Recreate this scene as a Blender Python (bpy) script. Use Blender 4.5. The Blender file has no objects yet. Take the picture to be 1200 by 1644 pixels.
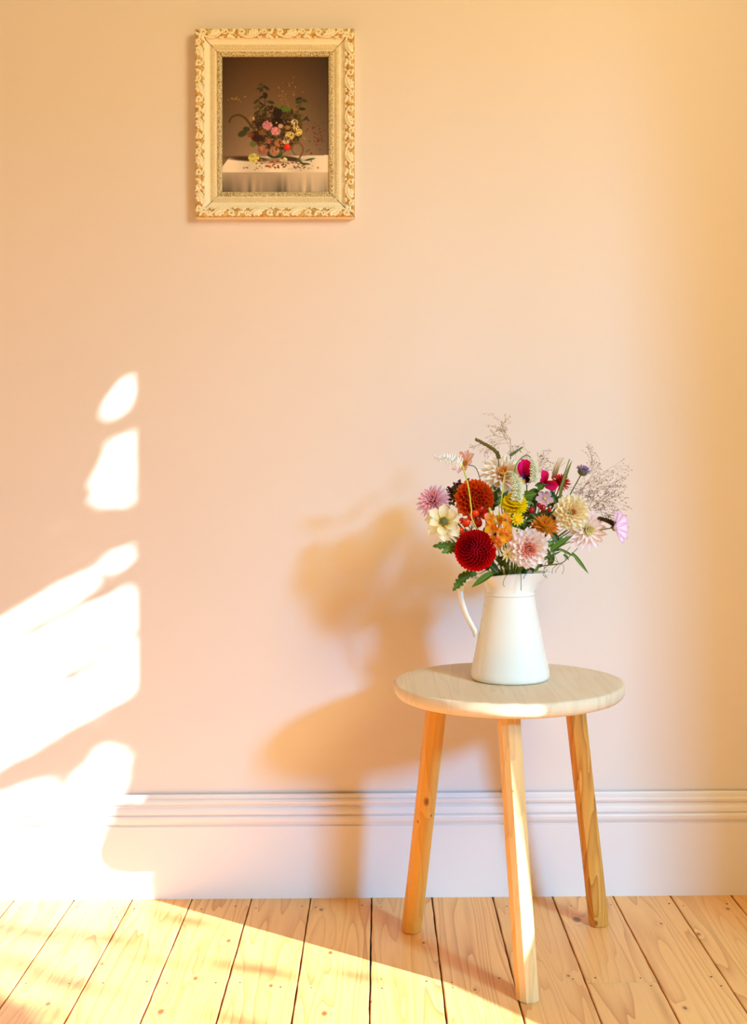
import bpy, bmesh, math, random
import numpy as np
from mathutils import Vector, Matrix, Quaternion
R = math.radians
rnd = random.Random(7)
sc = bpy.context.scene
C = sc.collection

# ------------------------------------------------------------------ camera
F, PX, PY, H0, ROLL = 2000.0, 610.0, 727.0, 0.85, R(0.4)
cam_d = bpy.data.cameras.new('camera'); cam = bpy.data.objects.new('camera', cam_d); C.objects.link(cam)
cam.location = (0, 0, H0); cam.rotation_euler = (R(90), ROLL, 0)
cam_d.sensor_fit = 'AUTO'; cam_d.sensor_width = 36; cam_d.lens = F / 1644 * 36
cam_d.shift_x = -(PX - 600) / 1644; cam_d.shift_y = -(822 - PY) / 1644
cam_d.clip_start = 0.05
sc.camera = cam

# ------------------------------------------------------------------ light
SUN_H = Vector((0.838, -0.545, 0.0)); SUN_T = 0.47
SUN = Vector((SUN_H.x, SUN_H.y, SUN_T)).normalized()
w = bpy.data.worlds.new('world'); sc.world = w; w.use_nodes = True
bg = w.node_tree.nodes['Background']
bg.inputs[0].default_value = (1.0, 0.71, 0.22, 1); bg.inputs[1].default_value = 0.32
sd = bpy.data.lights.new('sun', 'SUN'); sd.energy = 20.0; sd.color = (0.90, 0.90, 1.0); sd.angle = R(0.42)
so = bpy.data.objects.new('sun', sd); C.objects.link(so); so.location = (3, -2, 3)
so.rotation_euler = SUN.to_track_quat('Z', 'Y').to_euler()
def area(name, loc, aim, sx, sy, energy, color):
    d = bpy.data.lights.new(name, 'AREA'); d.shape = 'RECTANGLE'; d.size = sx; d.size_y = sy; d.energy = energy; d.color = color
    o = bpy.data.objects.new(name, d); C.objects.link(o); o.location = loc
    o.rotation_euler = (Vector(loc) - Vector(aim)).to_track_quat('Z', 'Y').to_euler(); return o
area('sky_daylight', (3.70, -3.04, 3.07), (0.05, 2.4, 0.8), 0.9, 1.0, 980, (0.08, 0.50, 1.0))        # open sky seen through the bay's front sash
area('warm_fill_lamp', (1.5, 0.1, 2.2), (0.6, 2.4, 1.2), 0.9, 0.9, 43, (1.0, 0.86, 0.44))      # added warm fill lamp, above and right of the frame, no window modelled
vs = sc.view_settings
vs.view_transform = 'Standard'; vs.look = 'None'; vs.gamma = 1.0; vs.use_curve_mapping = False
vs.exposure = 0.03

# ------------------------------------------------------------------ helpers
def at(x, y, Y):
    dx, dv = x - PX, -(y - PY)
    c, s = math.cos(ROLL), math.sin(ROLL)
    u, v = dx * c + dv * s, -dx * s + dv * c
    return Vector((u / F * Y, Y, H0 + v / F * Y))

def s2l(c):
    return tuple(((v / 255) / 12.92 if v / 255 <= 0.04045 else ((v / 255 + 0.055) / 1.055) ** 2.4) for v in c)

class NT:
    def __init__(s, m): s.t = m.node_tree; s.n = s.t.nodes; s.l = s.t.links
    def add(s, ty, **kw):
        n = s.n.new(ty)
        for k, v in kw.items(): setattr(n, k, v)
        return n
    def link(s, a, b): s.l.new(a, b)
    def math(s, op, a, b=None, c=None, clamp=False):
        n = s.add('ShaderNodeMath', operation=op); n.use_clamp = clamp
        for i, v in enumerate((a, b, c)):
            if v is None: continue
            if isinstance(v, (int, float)): n.inputs[i].default_value = v
            else: s.link(v, n.inputs[i])
        return n.outputs[0]
    def mix(s, f, a, b, mode='MIX'):
        n = s.add('ShaderNodeMix', data_type='RGBA', blend_type=mode)
        for sock, v in ((n.inputs[0], f), (n.inputs[6], a), (n.inputs[7], b)):
            if isinstance(v, (int, float)): sock.default_value = v
            elif isinstance(v, tuple): sock.default_value = (*v[:3], 1)
            else: s.link(v, sock)
        return n.outputs[2]
    def ramp(s, f, stops):
        n = s.add('ShaderNodeValToRGB'); e = n.color_ramp.elements
        while len(e) < len(stops): e.new(0.5)
        for el, (p, c) in zip(e, stops): el.position = p; el.color = (*c, 1)
        s.link(f, n.inputs[0]); return n.outputs[0]
    def noise(s, vec, scale=5, detail=2, rough=0.5, dist=0.0, out=0):
        n = s.add('ShaderNodeTexNoise'); n.inputs['Scale'].default_value = scale
        n.inputs['Detail'].default_value = detail; n.inputs['Roughness'].default_value = rough
        n.inputs['Distortion'].default_value = dist
        if vec is not None: s.link(vec, n.inputs['Vector'])
        return n.outputs[out]
    def mapping(s, vec, scale=(1, 1, 1), loc=(0, 0, 0), rot=(0, 0, 0)):
        n = s.add('ShaderNodeMapping'); n.inputs['Scale'].default_value = scale
        n.inputs['Location'].default_value = loc; n.inputs['Rotation'].default_value = rot
        s.link(vec, n.inputs[0]); return n.outputs[0]

def new_mat(name, rough=0.6, color=(0.8, 0.8, 0.8), spec=0.5):
    m = bpy.data.materials.new(name); m.use_nodes = True
    b = m.node_tree.nodes['Principled BSDF']
    b.inputs['Base Color'].default_value = (*color, 1); b.inputs['Roughness'].default_value = rough
    b.inputs['Specular IOR Level'].default_value = spec
    return m, NT(m), b

def bump(t, b, h, strength=0.3, dist=0.002):
    n = t.add('ShaderNodeBump'); n.inputs['Strength'].default_value = strength; n.inputs['Distance'].default_value = dist
    t.link(h, n.inputs['Height']); t.link(n.outputs[0], b.inputs['Normal'])

def coord(t, which='Object'):
    return t.add('ShaderNodeTexCoord').outputs[which]

def simple(name, rgb, var=0.12, rough=0.55, scale=60, spec=0.4):
    """plain procedural colour with a fine natural mottle"""
    m, t, b = new_mat(name, rough, spec=spec)
    c = s2l(rgb); n = t.noise(coord(t), scale, 3)
    t.link(t.mix(n, tuple(v * (1 - var) for v in c), tuple(min(1, v * (1 + var)) for v in c)), b.inputs['Base Color'])
    return m

def petal_mat(name, base, tip, edge=None, mid=0.5, width=0.8, var=0.08):
    """colour runs from the petal's base to its tip; fine veins along it"""
    m, t, b = new_mat(name, 0.55, spec=0.25)
    uv = t.add('ShaderNodeUVMap').outputs[0]
    sep = t.add('ShaderNodeSeparateXYZ'); t.link(uv, sep.inputs[0])
    f = t.math('MULTIPLY_ADD', t.math('SUBTRACT', sep.outputs[0], mid), 1 / max(width, 0.01), 0.5, clamp=True)
    col = t.mix(f, s2l(base), s2l(tip))
    if edge:
        e = t.math('POWER', t.math('ABSOLUTE', t.math('MULTIPLY_ADD', sep.outputs[1], 2.0, -1.0)), 5.0)
        e2 = t.math('POWER', sep.outputs[0], 9.0)
        col = t.mix(t.math('MAXIMUM', e, e2), col, s2l(edge))
    vein = t.noise(t.mapping(uv, (1.5, 22, 1)), 1.0, 2)
    col = t.mix(t.math('MULTIPLY', t.math('SUBTRACT', vein, 0.35), var * 4, clamp=True), col, (*[v * 0.72 for v in s2l(base)],), 'MIX')
    t.link(col, b.inputs['Base Color'])
    tl = t.add('ShaderNodeBsdfTranslucent'); t.link(col, tl.inputs[0]); mx = t.add('ShaderNodeMixShader'); mx.inputs[0].default_value = .38
    t.link(b.outputs[0], mx.inputs[1]); t.link(tl.outputs[0], mx.inputs[2]); t.link(mx.outputs[0], t.n['Material Output'].inputs[0])
    return m

# ---- objects
WM = {}
def tag(o, label=None, cat=None, group=None, kind=None):
    if label: o['label'] = label
    if cat: o['category'] = cat
    if group: o['group'] = group
    if kind: o['kind'] = kind
    return o

def thing(name, loc, label, cat, group=None):
    o = bpy.data.objects.new(name, None); C.objects.link(o); o.location = loc; o.empty_display_size = 0.02
    WM[o] = Matrix.Translation(Vector(loc)); return tag(o, label, cat, group)

def me(name, verts, faces, mat=None, smooth=True, uvs=None):
    m = bpy.data.meshes.new(name); m.from_pydata([tuple(v) for v in verts], [], faces)
    if uvs is not None:
        ul = m.uv_layers.new(name='UVMap')
        li = np.zeros(len(m.loops), dtype=np.int32); m.loops.foreach_get('vertex_index', li)
        ul.data.foreach_set('uv', np.array(uvs, dtype=np.float32)[li].ravel())
    if smooth: m.polygons.foreach_set('use_smooth', [True] * len(m.polygons))
    if mat: m.materials.append(mat)
    m.update(); return m

def put(name, mesh, parent=None, M=None, kind=None):
    """link a mesh; M is its world matrix, the parent keeps it there"""
    M = M or Matrix.Identity(4)
    o = bpy.data.objects.new(name, mesh); C.objects.link(o); WM[o] = M
    if parent is not None:
        o.parent = parent; o.matrix_basis = WM[parent].inverted() @ M
    else: o.matrix_basis = M
    if kind: o['kind'] = kind
    return o

class MB:
    def __init__(s): s.v = []; s.f = []; s.uv = []
    def add(s, v, f, uv=None):
        k = len(s.v); s.v += [Vector(p) for p in v]; s.f += [tuple(i + k for i in q) for q in f]
        s.uv += list(uv) if uv is not None else [(0, 0)] * len(v); return s
    def box(s, a, b):
        x0, y0, z0 = a; x1, y1, z1 = b
        return s.add([(x0, y0, z0), (x1, y0, z0), (x1, y1, z0), (x0, y1, z0), (x0, y0, z1), (x1, y0, z1), (x1, y1, z1), (x0, y1, z1)],
                     [(3, 2, 1, 0), (4, 5, 6, 7), (0, 1, 5, 4), (1, 2, 6, 5), (2, 3, 7, 6), (3, 0, 4, 7)])
    def prism(s, pts, z0, z1):
        n = len(pts)
        s.add([(p[0], p[1], z0) for p in pts] + [(p[0], p[1], z1) for p in pts],
              [tuple(range(n - 1, -1, -1)), tuple(range(n, 2 * n))] + [(i, (i + 1) % n, n + (i + 1) % n, n + i) for i in range(n)])
        return s
    def tube(s, pts, rad, sides=6, cap=True, flat=None):
        pts = [Vector(p) for p in pts]; n = len(pts)
        if not hasattr(rad, '__len__'): rad = [rad] * n
        up = None; V = []; UV = []
        for i, p in enumerate(pts):
            d = (pts[min(i + 1, n - 1)] - pts[max(i - 1, 0)])
            d = d.normalized() if d.length > 1e-9 else Vector((0, 0, 1))
            if up is None:
                up = Vector((0, 0, 1)) if abs(d.z) < 0.9 else Vector((1, 0, 0))
            a = d.cross(up); a = a.normalized() if a.length > 1e-6 else d.orthogonal().normalized()
            up = a.cross(d).normalized()
            for k in range(sides):
                q = 2 * math.pi * k / sides
                V.append(p + (a * math.cos(q) * (flat or 1) + up * math.sin(q)) * rad[i]); UV.append((i / max(1, n - 1), k / sides))
        Fc = [(i * sides + k, i * sides + (k + 1) % sides, (i + 1) * sides + (k + 1) % sides, (i + 1) * sides + k) for i in range(n - 1) for k in range(sides)]
        if cap: Fc += [tuple(range(sides - 1, -1, -1)), tuple(range((n - 1) * sides, n * sides))]
        return s.add(V, Fc, UV)
    def ball(s, c, r, seg=8, rings=5, sc3=(1, 1, 1), axis=None):
        c = Vector(c); V = []; q = axis.to_track_quat('Z', 'Y') if axis else Quaternion()
        for i in range(rings + 1):
            th = math.pi * i / rings
            for k in range(seg):
                ph = 2 * math.pi * k / seg
                V.append(c + q @ Vector((r * sc3[0] * math.sin(th) * math.cos(ph), r * sc3[1] * math.sin(th) * math.sin(ph), r * sc3[2] * math.cos(th))))
        Fc = [(i * seg + k, (i + 1) * seg + k, (i + 1) * seg + (k + 1) % seg, i * seg + (k + 1) % seg) for i in range(rings) for k in range(seg)]
        return s.add(V, Fc, [(0.5, 0.5)] * len(V))
    def addmesh(s, o, M, uvf=None):
        return s.add([M @ p for p in o.v], o.f, [uvf(u) for u in o.uv] if uvf else o.uv)
    def mesh(s, name, mat, smooth=True): return me(name, s.v, s.f, mat, smooth, s.uv)

def bez(pts, n=12):
    """Catmull-Rom through points"""
    P = [Vector(p) for p in pts]; P = [2 * P[0] - P[1]] + P + [2 * P[-1] - P[-2]]; out = []
    for i in range(1, len(P) - 2):
        for k in range(n):
            t = k / n; a, b, c, d = P[i - 1:i + 3]
            out.append(0.5 * ((2 * b) + (c - a) * t + (2 * a - 5 * b + 4 * c - d) * t * t + (3 * b - a - 3 * c + d) * t ** 3))
    out.append(P[-2]); return out

def lathe(profile, seg=64, mod=None):
    V = []; n = len(profile)
    for (r, z) in profile:
        for k in range(seg):
            a = 2 * math.pi * k / seg
            x, y, zz = r * math.cos(a), r * math.sin(a), z
            if mod: x, y, zz = mod(x, y, zz, r, a)
            V.append((x, y, zz))
    Fc = [(i * seg + k, i * seg + (k + 1) % seg, (i + 1) * seg + (k + 1) % seg, (i + 1) * seg + k) for i in range(n - 1) for k in range(seg)]
    return V, Fc

# ------------------------------------------------------------------ materials of the room
YB, YW = 2.38, 2.40      # face of the skirting, face of the wall
def paint_mat(name, rgb, rough=0.6):
    m, t, b = new_mat(name, rough, spec=0.3); v = coord(t); c = s2l(rgb)
    n = t.noise(v, 1.3, 3)
    t.link(t.mix(n, tuple(x * 0.965 for x in c), tuple(min(1, x * 1.03) for x in c)), b.inputs['Base Color'])
    bump(t, b, t.noise(v, 260, 3), 0.08, 0.001); return m
M_wall = paint_mat('pink_plaster_paint', (235, 217, 206))
M_skirt = paint_mat('pink_satin_paint', (238, 223, 216), 0.42)
M_white = paint_mat('white_gloss_paint', (240, 238, 232), 0.35)

def floor_mat():
    m, t, b = new_mat('pine_boards', 0.42, spec=0.35)
    v = coord(t); rn = t.add('ShaderNodeObjectInfo').outputs['Random']
    off = t.add('ShaderNodeCombineXYZ'); t.link(t.math('MULTIPLY', rn, 37.0), off.inputs[0]); t.link(t.math('MULTIPLY', rn, 91.0), off.inputs[1])
    va = t.add('ShaderNodeVectorMath', operation='ADD'); t.link(v, va.inputs[0]); t.link(off.outputs[0], va.inputs[1])
    # knots: position in metres on the floor, radius
    knots = [(0.352, 2.262, .011), (.055, 2.295, .006), (.07, 2.16, .004), (-.27, 2.175, .006), (-.305, 2.02, .006), (-.49, 2.29, .004), (-.18, 1.99, .005),
             (-.09, 2.12, .006), (-.09, 1.89, .007), (-.34, 1.90, .008), (-.52, 1.93, .006), (-.115, 2.32, .006), (.145, 1.97, .004), (.555, 2.19, .005), (.5, 2.24, .004),
             (.64, 2.31, .005), (.30, 2.02, .004), (-.47, 2.08, .005), (.46, 1.9, .005), (.62, 2.0, .006), (-.02, 1.93, .0045)]
    dark = None; warp = None
    sep = t.add('ShaderNodeSeparateXYZ'); t.link(v, sep.inputs[0])
    for (kx, ky, kr) in knots:
        ax = t.math('ADD', sep.outputs[0], -kx); ay = t.math('MULTIPLY', t.math('ADD', sep.outputs[1], -ky), 0.55)
        d2 = t.math('ADD', t.math('MULTIPLY', ax, ax), t.math('MULTIPLY', ay, ay))
        g = t.math('DIVIDE', kr * kr, t.math('ADD', d2, kr * kr * 0.35))     # 2.86 at the knot, falls off with distance
        warp = g if warp is None else t.math('ADD', warp, g)
        dark = g if dark is None else t.math('MAXIMUM', dark, g)
    n1 = t.noise(t.mapping(va.outputs[0], (13, .75, 1)), 1.0, 2.2, 0.4)
    ring = t.math('FRACT', t.math('ADD', t.math('MULTIPLY', n1, 17.0), t.math('MULTIPLY', warp, 1.4)))
    line = t.math('POWER', ring, 3.4)
    fine = t.noise(t.mapping(va.outputs[0], (420, 9, 1)), 1.0, 2)
    base = t.mix(t.noise(t.mapping(va.outputs[0], (9, 2, 1)), 1.0, 2), s2l((248, 196, 126)), s2l((238, 174, 100)))
    tint = t.mix(rn, (0.93, 0.93, 0.93), (1.05, 1.03, 1.0))
    base = t.mix(1.0, base, tint, 'MULTIPLY')
    patch = t.noise(t.mapping(va.outputs[0], (7, 1.1, 1)), 1.0, 2)
    col = t.mix(t.math('MULTIPLY', line, t.math('MULTIPLY_ADD', patch, 1.6, -.25, clamp=True)), base, s2l((190, 112, 52)))
    col = t.mix(t.math('MULTIPLY', t.math('SUBTRACT', fine, 0.45, clamp=True), 0.7), col, s2l((190, 130, 76)))
    kf = t.math('MULTIPLY_ADD', dark, 0.9, -0.75, clamp=True)
    col = t.mix(t.math('MULTIPLY', kf, 0.85), col, s2l((124, 66, 32)))
    spots = t.add('ShaderNodeTexVoronoi'); spots.inputs['Scale'].default_value = 17; t.link(t.mapping(va.outputs[0], (1, .8, 1)), spots.inputs['Vector'])
    sp = t.math('MULTIPLY_ADD', spots.outputs['Distance'], -20.0, 1.0, clamp=True)
    col = t.mix(t.math('MULTIPLY', sp, 0.4), col, s2l((110, 62, 34)))
    t.link(col, b.inputs['Base Color'])
    bump(t, b, t.math('ADD', fine, t.math('MULTIPLY', line, -0.6)), 0.12, 0.001)
    return m
M_floor = floor_mat()
M_dark = simple('dark_gap', (46, 32, 22), 0.2, 0.9)
M_nail = simple('iron_nail', (62, 42, 32), 0.25, 0.7)

def wood_mat(name, ca, cb, cline, knots=(), axis='Z', rings=9, linef=0.5, scale=1.0, rough=0.5):
    m, t, b = new_mat(name, rough, spec=0.3); v = coord(t)
    st = {'Z': (26, 26, 2.2), 'D': (30, 2.0, 6)}[axis]
    mv = t.mapping(v, tuple(scale * q for q in st), (0.3, 0.7, 0.2), (0, 0, R(38) if axis == 'D' else 0))
    rn = t.add('ShaderNodeObjectInfo').outputs['Random']
    va = t.add('ShaderNodeVectorMath', operation='ADD'); t.link(mv, va.inputs[0])
    cmb = t.add('ShaderNodeCombineXYZ'); t.link(t.math('MULTIPLY', rn, 20.0), cmb.inputs[0]); t.link(t.math('MULTIPLY', rn, 7.0), cmb.inputs[2]); t.link(cmb.outputs[0], va.inputs[1])
    n1 = t.noise(va.outputs[0], 1.0, 2, 0.45)
    total = t.math('MULTIPLY', n1, float(rings)); dark = None
    for (kx, ky, kz, kr) in knots:
        vm = t.add('ShaderNodeVectorMath', operation='SUBTRACT'); t.link(v, vm.inputs[0]); vm.inputs[1].default_value = (kx, ky, kz)
        vm2 = t.add('ShaderNodeVectorMath', operation='MULTIPLY'); t.link(vm.outputs[0], vm2.inputs[0]); vm2.inputs[1].default_value = (1, 0.3, 0.6)
        ln = t.add('ShaderNodeVectorMath', operation='LENGTH'); t.link(vm2.outputs[0], ln.inputs[0])
        d2 = t.math('POWER', ln.outputs['Value'], 2.0)
        g = t.math('DIVIDE', kr * kr, t.math('ADD', d2, kr * kr * .35))
        total = t.math('ADD', total, t.math('MULTIPLY', g, .7)); dark = g if dark is None else t.math('MAXIMUM', dark, g)
    line = t.math('POWER', t.math('FRACT', total), 2.4)
    col = t.mix(t.noise(va.outputs[0], 0.6, 3), s2l(ca), s2l(cb))
    col = t.mix(t.math('MULTIPLY', line, linef), col, s2l(cline))
    if dark is not None:
        col = t.mix(t.math('MULTIPLY', t.math('MULTIPLY_ADD', dark, 0.9, -0.75, clamp=True), .85), col, s2l((120, 62, 26)))
    fine = t.noise(v, 300, 2)
    t.link(t.mix(t.math('MULTIPLY', fine, .16), col, s2l(cline)), b.inputs['Base Color'])
    bump(t, b, t.math('ADD', fine, line), 0.15, 0.0008); return m

# ------------------------------------------------------------------ the room
P0 = Vector((1.15, 1.3435)); U = Vector((0.653, -0.757)); NO = Vector((0.757, 0.653)); SL = 2.2; SILL, HEAD, TOP = 0.620, 2.2, 3.1
P1 = P0 + U * SL
def structure(name, mb, mat, smooth=False):
    o = put(name, mb.mesh(name, mat, smooth)); o['kind'] = 'structure'; return o
structure('wall_back', MB().box((-2.0, YW, -0.02), (1.25, YW + 0.12, TOP)), M_wall)
structure('wall_left', MB().box((-1.72, 0.2, -0.02), (-1.6, YW, TOP)), M_wall)
structure('wall_right', MB().prism([(1.15, P0.y), (1.15, YW), (1.27, YW), (1.27, P0.y + 0.02)], -0.02, TOP), M_wall)
th = NO * 0.12
def splay(z0, z1, u0=0.0):
    a, b = P0 + U * u0, P1
    return [(a.x, a.y), (b.x, b.y), (b.x + th.x, b.y + th.y), (a.x + th.x, a.y + th.y)], z0, z1
mb = MB(); mb.prism(*splay(-0.02, SILL - 0.03)); mb.prism(*splay(HEAD, 6.0)); mb.prism(*splay(1.75, HEAD, 1.2)); mb.prism(*splay(SILL - .03, 1.75, 2.1)); structure('wall_bay_splay', mb, M_wall)  # last two prisms: unseen panels added to narrow the sun coming through the opening
mb = MB(); X1 = P1.x
mb.box((X1, -2.3, -0.02), (X1 + .12, P1.y, SILL - .03)); mb.box((X1, -2.3, 2.34), (X1 + .12, P1.y, 6.0)); mb.box((X1, -4.5, -.02), (X1 + .12, -2.3, 6.0))
mb.box((X1, -.85, SILL - .03), (X1 + .12, P1.y, 2.34)); mb.box((X1, -2.3, SILL - .03), (X1 + .12, -1.95, 2.34))
structure('wall_bay_front', mb, M_wall)
mb = MB()      # sill board of the angled sash window with its head
a, b = P0 - NO * 0.0, P1; q = NO * 0.13
mb.prism([(a.x, a.y), (b.x, b.y), (b.x + q.x, b.y + q.y), (a.x + q.x, a.y + q.y)], SILL - 0.03, SILL)
mb.prism([(a.x, a.y), (b.x, b.y), (b.x + q.x, b.y + q.y), (a.x + q.x, a.y + q.y)], HEAD - 0.05, HEAD)
structure('window_1', mb, M_white)
mb = MB(); mb.box((X1 + .02, -1.95, SILL - .03), (X1 + .13, -.85, SILL)); mb.box((X1 + .02, -1.95, 2.32), (X1 + .1, -.85, 2.34))
structure('window_2', mb, M_white)

# skirting: profile (out from the wall, height)
prof = [(YW - .004, .196), (YB + .012, .196), (YB + .0105, .193), (YB + .0105, .188), (YB + .006, .187), (YB + .0035, .1835), (YB + .0045, .179), (YB + .0085, .176)]
prof += [(YB + .0085 - .0075 * math.sin(k / 6 * math.pi / 2), .174 - .012 * (1 - math.cos(k / 6 * math.pi / 2))) for k in range(7)]
prof += [(YB + .001, .160), (YB + .004, .159), (YB + .004, .1575), (YB + .0, .1565), (YB - .0015, .153), (YB - .001, .147), (YB + .0015, .1415), (YB + .004, .1405), (YB + .004, .1385), (YB, .1375), (YB, .0), (YW, .0)]
V = []; n = len(prof)
for X in (-2.0, 1.15): V += [(X, y, z) for (y, z) in prof]
Fc = [(i, i + 1, n + i + 1, n + i) for i in range(n - 1)] + [tuple(range(n - 1, -1, -1)), tuple(range(n, 2 * n))]
o = put('baseboard_back', me('baseboard_back', V, Fc, M_skirt, False)); o['kind'] = 'structure'

# floor: dark joist bed with each board laid on it
floor = structure('floor', MB().box((-2.0, -1.0, -0.06), (X1 + .12, YW + .1, -0.022)), M_dark)
edges = [(x - 610) * 0.00119 for x in (113.5, 207.5, 303.5, 399, 494, 592, 689, 786.5, 882.5, 980, 1072, 1170)]
while edges[0] > -1.3: edges.insert(0, edges[0] - .115)
while edges[-1] < 2.6: edges.append(edges[-1] + .115)
nails = MB()
def plank(x0, x1, y0, y1):
    ys = [y0] + [y for y in np.arange(1.70, 2.36, 0.03) if y0 + .02 < y < y1 - .02] + [y1]
    g = 0.0012; V = []
    for y in ys:
        a = x0 + g + rnd.uniform(-.0004, .0006); b = x1 - g - rnd.uniform(-.0004, .0006)
        V += [(a, y, -.022), (a, y, -.0012), (a + .0014, y, 0), (b - .0014, y, 0), (b, y, -.0012), (b, y, -.022)]
    Fc = [(i * 6 + k, i * 6 + k + 1, i * 6 + k + 7, i * 6 + k + 6) for i in range(len(ys) - 1) for k in range(5)]
    Fc = [tuple(reversed(f)) for f in Fc]
    m_ = len(ys) - 1
    Fc += [(0, 1, 2, 3, 4, 5), tuple(m_ * 6 + k for k in (5, 4, 3, 2, 1, 0))]
    bm = bmesh.new(); mm = me('plank', V, Fc, M_floor, False); bm.from_mesh(mm); bmesh.ops.recalc_face_normals(bm, faces=bm.faces); bm.to_mesh(mm); bm.free()
    put('plank', mm, floor)
for i in range(len(edges) - 1):
    x0, x1 = edges[i], edges[i + 1]
    if abs(x0 - (882.5 - 610) * .00119) < .001:
        plank(x0, x1, 1.9945, YB + .015); plank(x0, x1, -1.0, 1.992)
    else: plank(x0, x1, -1.0, YB + .015)
    if -0.9 < x0 < 0.95:
        for yy in (2.335, 2.005, 1.985):
            for xx in (x0 + .02, x1 - .02):
                if rnd.random() < (.7 if yy == 1.985 else .25): continue
                nails.ball((xx + rnd.uniform(-.008, .008), yy + rnd.uniform(-.008, .008), 0.0), rnd.uniform(.0014, .0023), 7, 4, (1, 1.2, .25))
o = put('nail_heads', nails.mesh('nail_heads', M_nail), floor, kind='stuff')

# ------------------------------------------------------------------ unseen shrub outside the angled window, its leaves placed to shape the sun patches
LIT = [[(160, 668), (168, 636), (188, 610), (216, 598), (218, 632), (200, 664), (176, 680)],
       [(148, 800), (146, 776), (160, 746), (174, 708), (218, 692), (218, 814), (155, 814)],
       [(152, 916), (176, 884), (216, 872), (214, 902), (187, 922)],
       [(-200, 1074), (0, 994), (75, 948), (140, 912), (162, 918), (158, 942), (112, 974), (52, 1006), (0, 1042), (-200, 1132)],
       [(-200, 1138), (0, 1044), (60, 1014), (140, 970), (202, 942), (224, 955), (224, 1088), (212, 1118), (152, 1148), (60, 1202), (0, 1236), (-200, 1328)],
       [(84, 1290), (124, 1240), (166, 1192), (204, 1202), (206, 1252), (181, 1304), (166, 1330), (160, 1360), (160, 1382), (187, 1388), (240, 1390), (240, 1470), (-200, 1470), (-200, 1296), (0, 1274), (50, 1256), (90, 1252), (92, 1268), (78, 1296), (88, 1304)]]
SLIT = [[(138, 1048), (205, 1022), (207, 1029), (150, 1052)], [(92, 1090), (150, 1060), (160, 1064), (104, 1096)], [(30, 1312), (90, 1318), (88, 1330), (30, 1326)]]
STREAK = [(30, 1492, 62, 9, 10), (140, 1500, 66, 7, 8), (100, 1574, 62, 8, 12), (285, 1474, 46, 8, 12), (410, 1556, 58, 8, 10), (560, 1566, 34, 5, 8), (375, 1636, 46, 7, 12), (60, 1622, 62, 7, 10), (250, 1540, 40, 4, 10), (20, 1540, 50, 6, 10)]
def inside(p, poly):
    x, y = p; c = False; j = len(poly) - 1
    for i in range(len(poly)):
        (xi, yi), (xj, yj) = poly[i], poly[j]
        if (yi > y) != (yj > y) and x < (xj - xi) * (y - yi) / (yj - yi) + xi: c = not c
        j = i
    return c
leaf_pts = []
for ix in range(-110, 250, 6):
    for iy in range(430, 1440, 6):
        p = (ix + rnd.uniform(-4, 4), iy + rnd.uniform(-3, 3))
        lit = any(inside(p, q) for q in LIT) and not any(inside(p, q) for q in SLIT)
        if not lit: leaf_pts.append((at(p[0], p[1], YB if p[1] > 1283 else YW), .0075))
for ix in range(-620, -110, 12):  # coarser leaves added to block sun on the wall further left
    for iy in range(300, 1440, 11):
        p = (ix + rnd.uniform(-5, 5), iy + rnd.uniform(-5, 5))
        if not any(inside(p, q) for q in LIT): leaf_pts.append((at(p[0], p[1], YW), .0135))
for (cx, cy, rx, ry, an) in STREAK:
    for k in range(int(rx * ry / 7)):
        u_, v_ = rnd.gauss(0, .55) * 1.25, rnd.gauss(0, .5) * 1.2
        if u_ * u_ + v_ * v_ > 2.2: continue
        x = cx + rx * u_ * math.cos(R(an)) - ry * v_ * math.sin(R(an)); y = cy + rx * u_ * math.sin(R(an)) + ry * v_ * math.cos(R(an))
        Y = H0 * F / (y - PY); leaf_pts.append((Vector(((x - PX) / F * Y, Y, 0)), .0060))
shrub = MB(); sq = SUN.to_track_quat('Z', 'Y')
for (p, sz) in leaf_pts:
    f = (Vector((p.x, p.y)) - P0).dot(NO); t_ = ((0.75 if sz == .0060 else 0.2) + rnd.uniform(-.03, .08) - f) / (SUN_H.x * NO.x + SUN_H.y * NO.y)
    c = p + Vector((SUN_H.x, SUN_H.y, SUN_T)) * t_
    a = rnd.uniform(0, 6.28); e1 = sq @ Vector((math.cos(a), math.sin(a), rnd.uniform(-.25, .25))); e2 = sq @ Vector((-math.sin(a), math.cos(a), 0)); e3 = sq @ Vector((0, 0, 1))
    L, W = sz * rnd.uniform(.9, 1.25), sz * rnd.uniform(.55, .75)
    shrub.add([c - e1 * L, c - e1 * L * .3 + e2 * W, c + e1 * L * .4 + e2 * W * .8, c + e1 * L, c + e1 * L * .4 - e2 * W * .8, c - e1 * L * .3 - e2 * W, c + e3 * W * .25],
              [(0, 6, 1), (1, 6, 2), (2, 6, 3), (3, 6, 4), (4, 6, 5), (5, 6, 0)])
M_garden = simple('garden_leaf', (74, 108, 48), .2)
sh = thing('shadow_shrub', (1.9, 1.0, 0), 'unseen leafy shrub outside the bay window, shaped to dapple the sun', 'shrub')
put('foliage', shrub.mesh('foliage', M_garden, False), sh, kind='stuff')
tr = MB()
for k in range(4):
    x, y = 1.75 + .16 * k, 1.05 - .14 * k
    tr.tube([(1.95, 1.02, -.3), (x + .08, y + .03, .25), (x + .02, y + .02, .58)], [.014, .010, .005], 6)
put('branches', tr.mesh('branches', simple('bark', (92, 70, 50))), sh)
structure('garden_ground', MB().box((1.3, -3, -.4), (6, 4, -.3)), simple('garden_soil', (110, 120, 70)))

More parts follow.
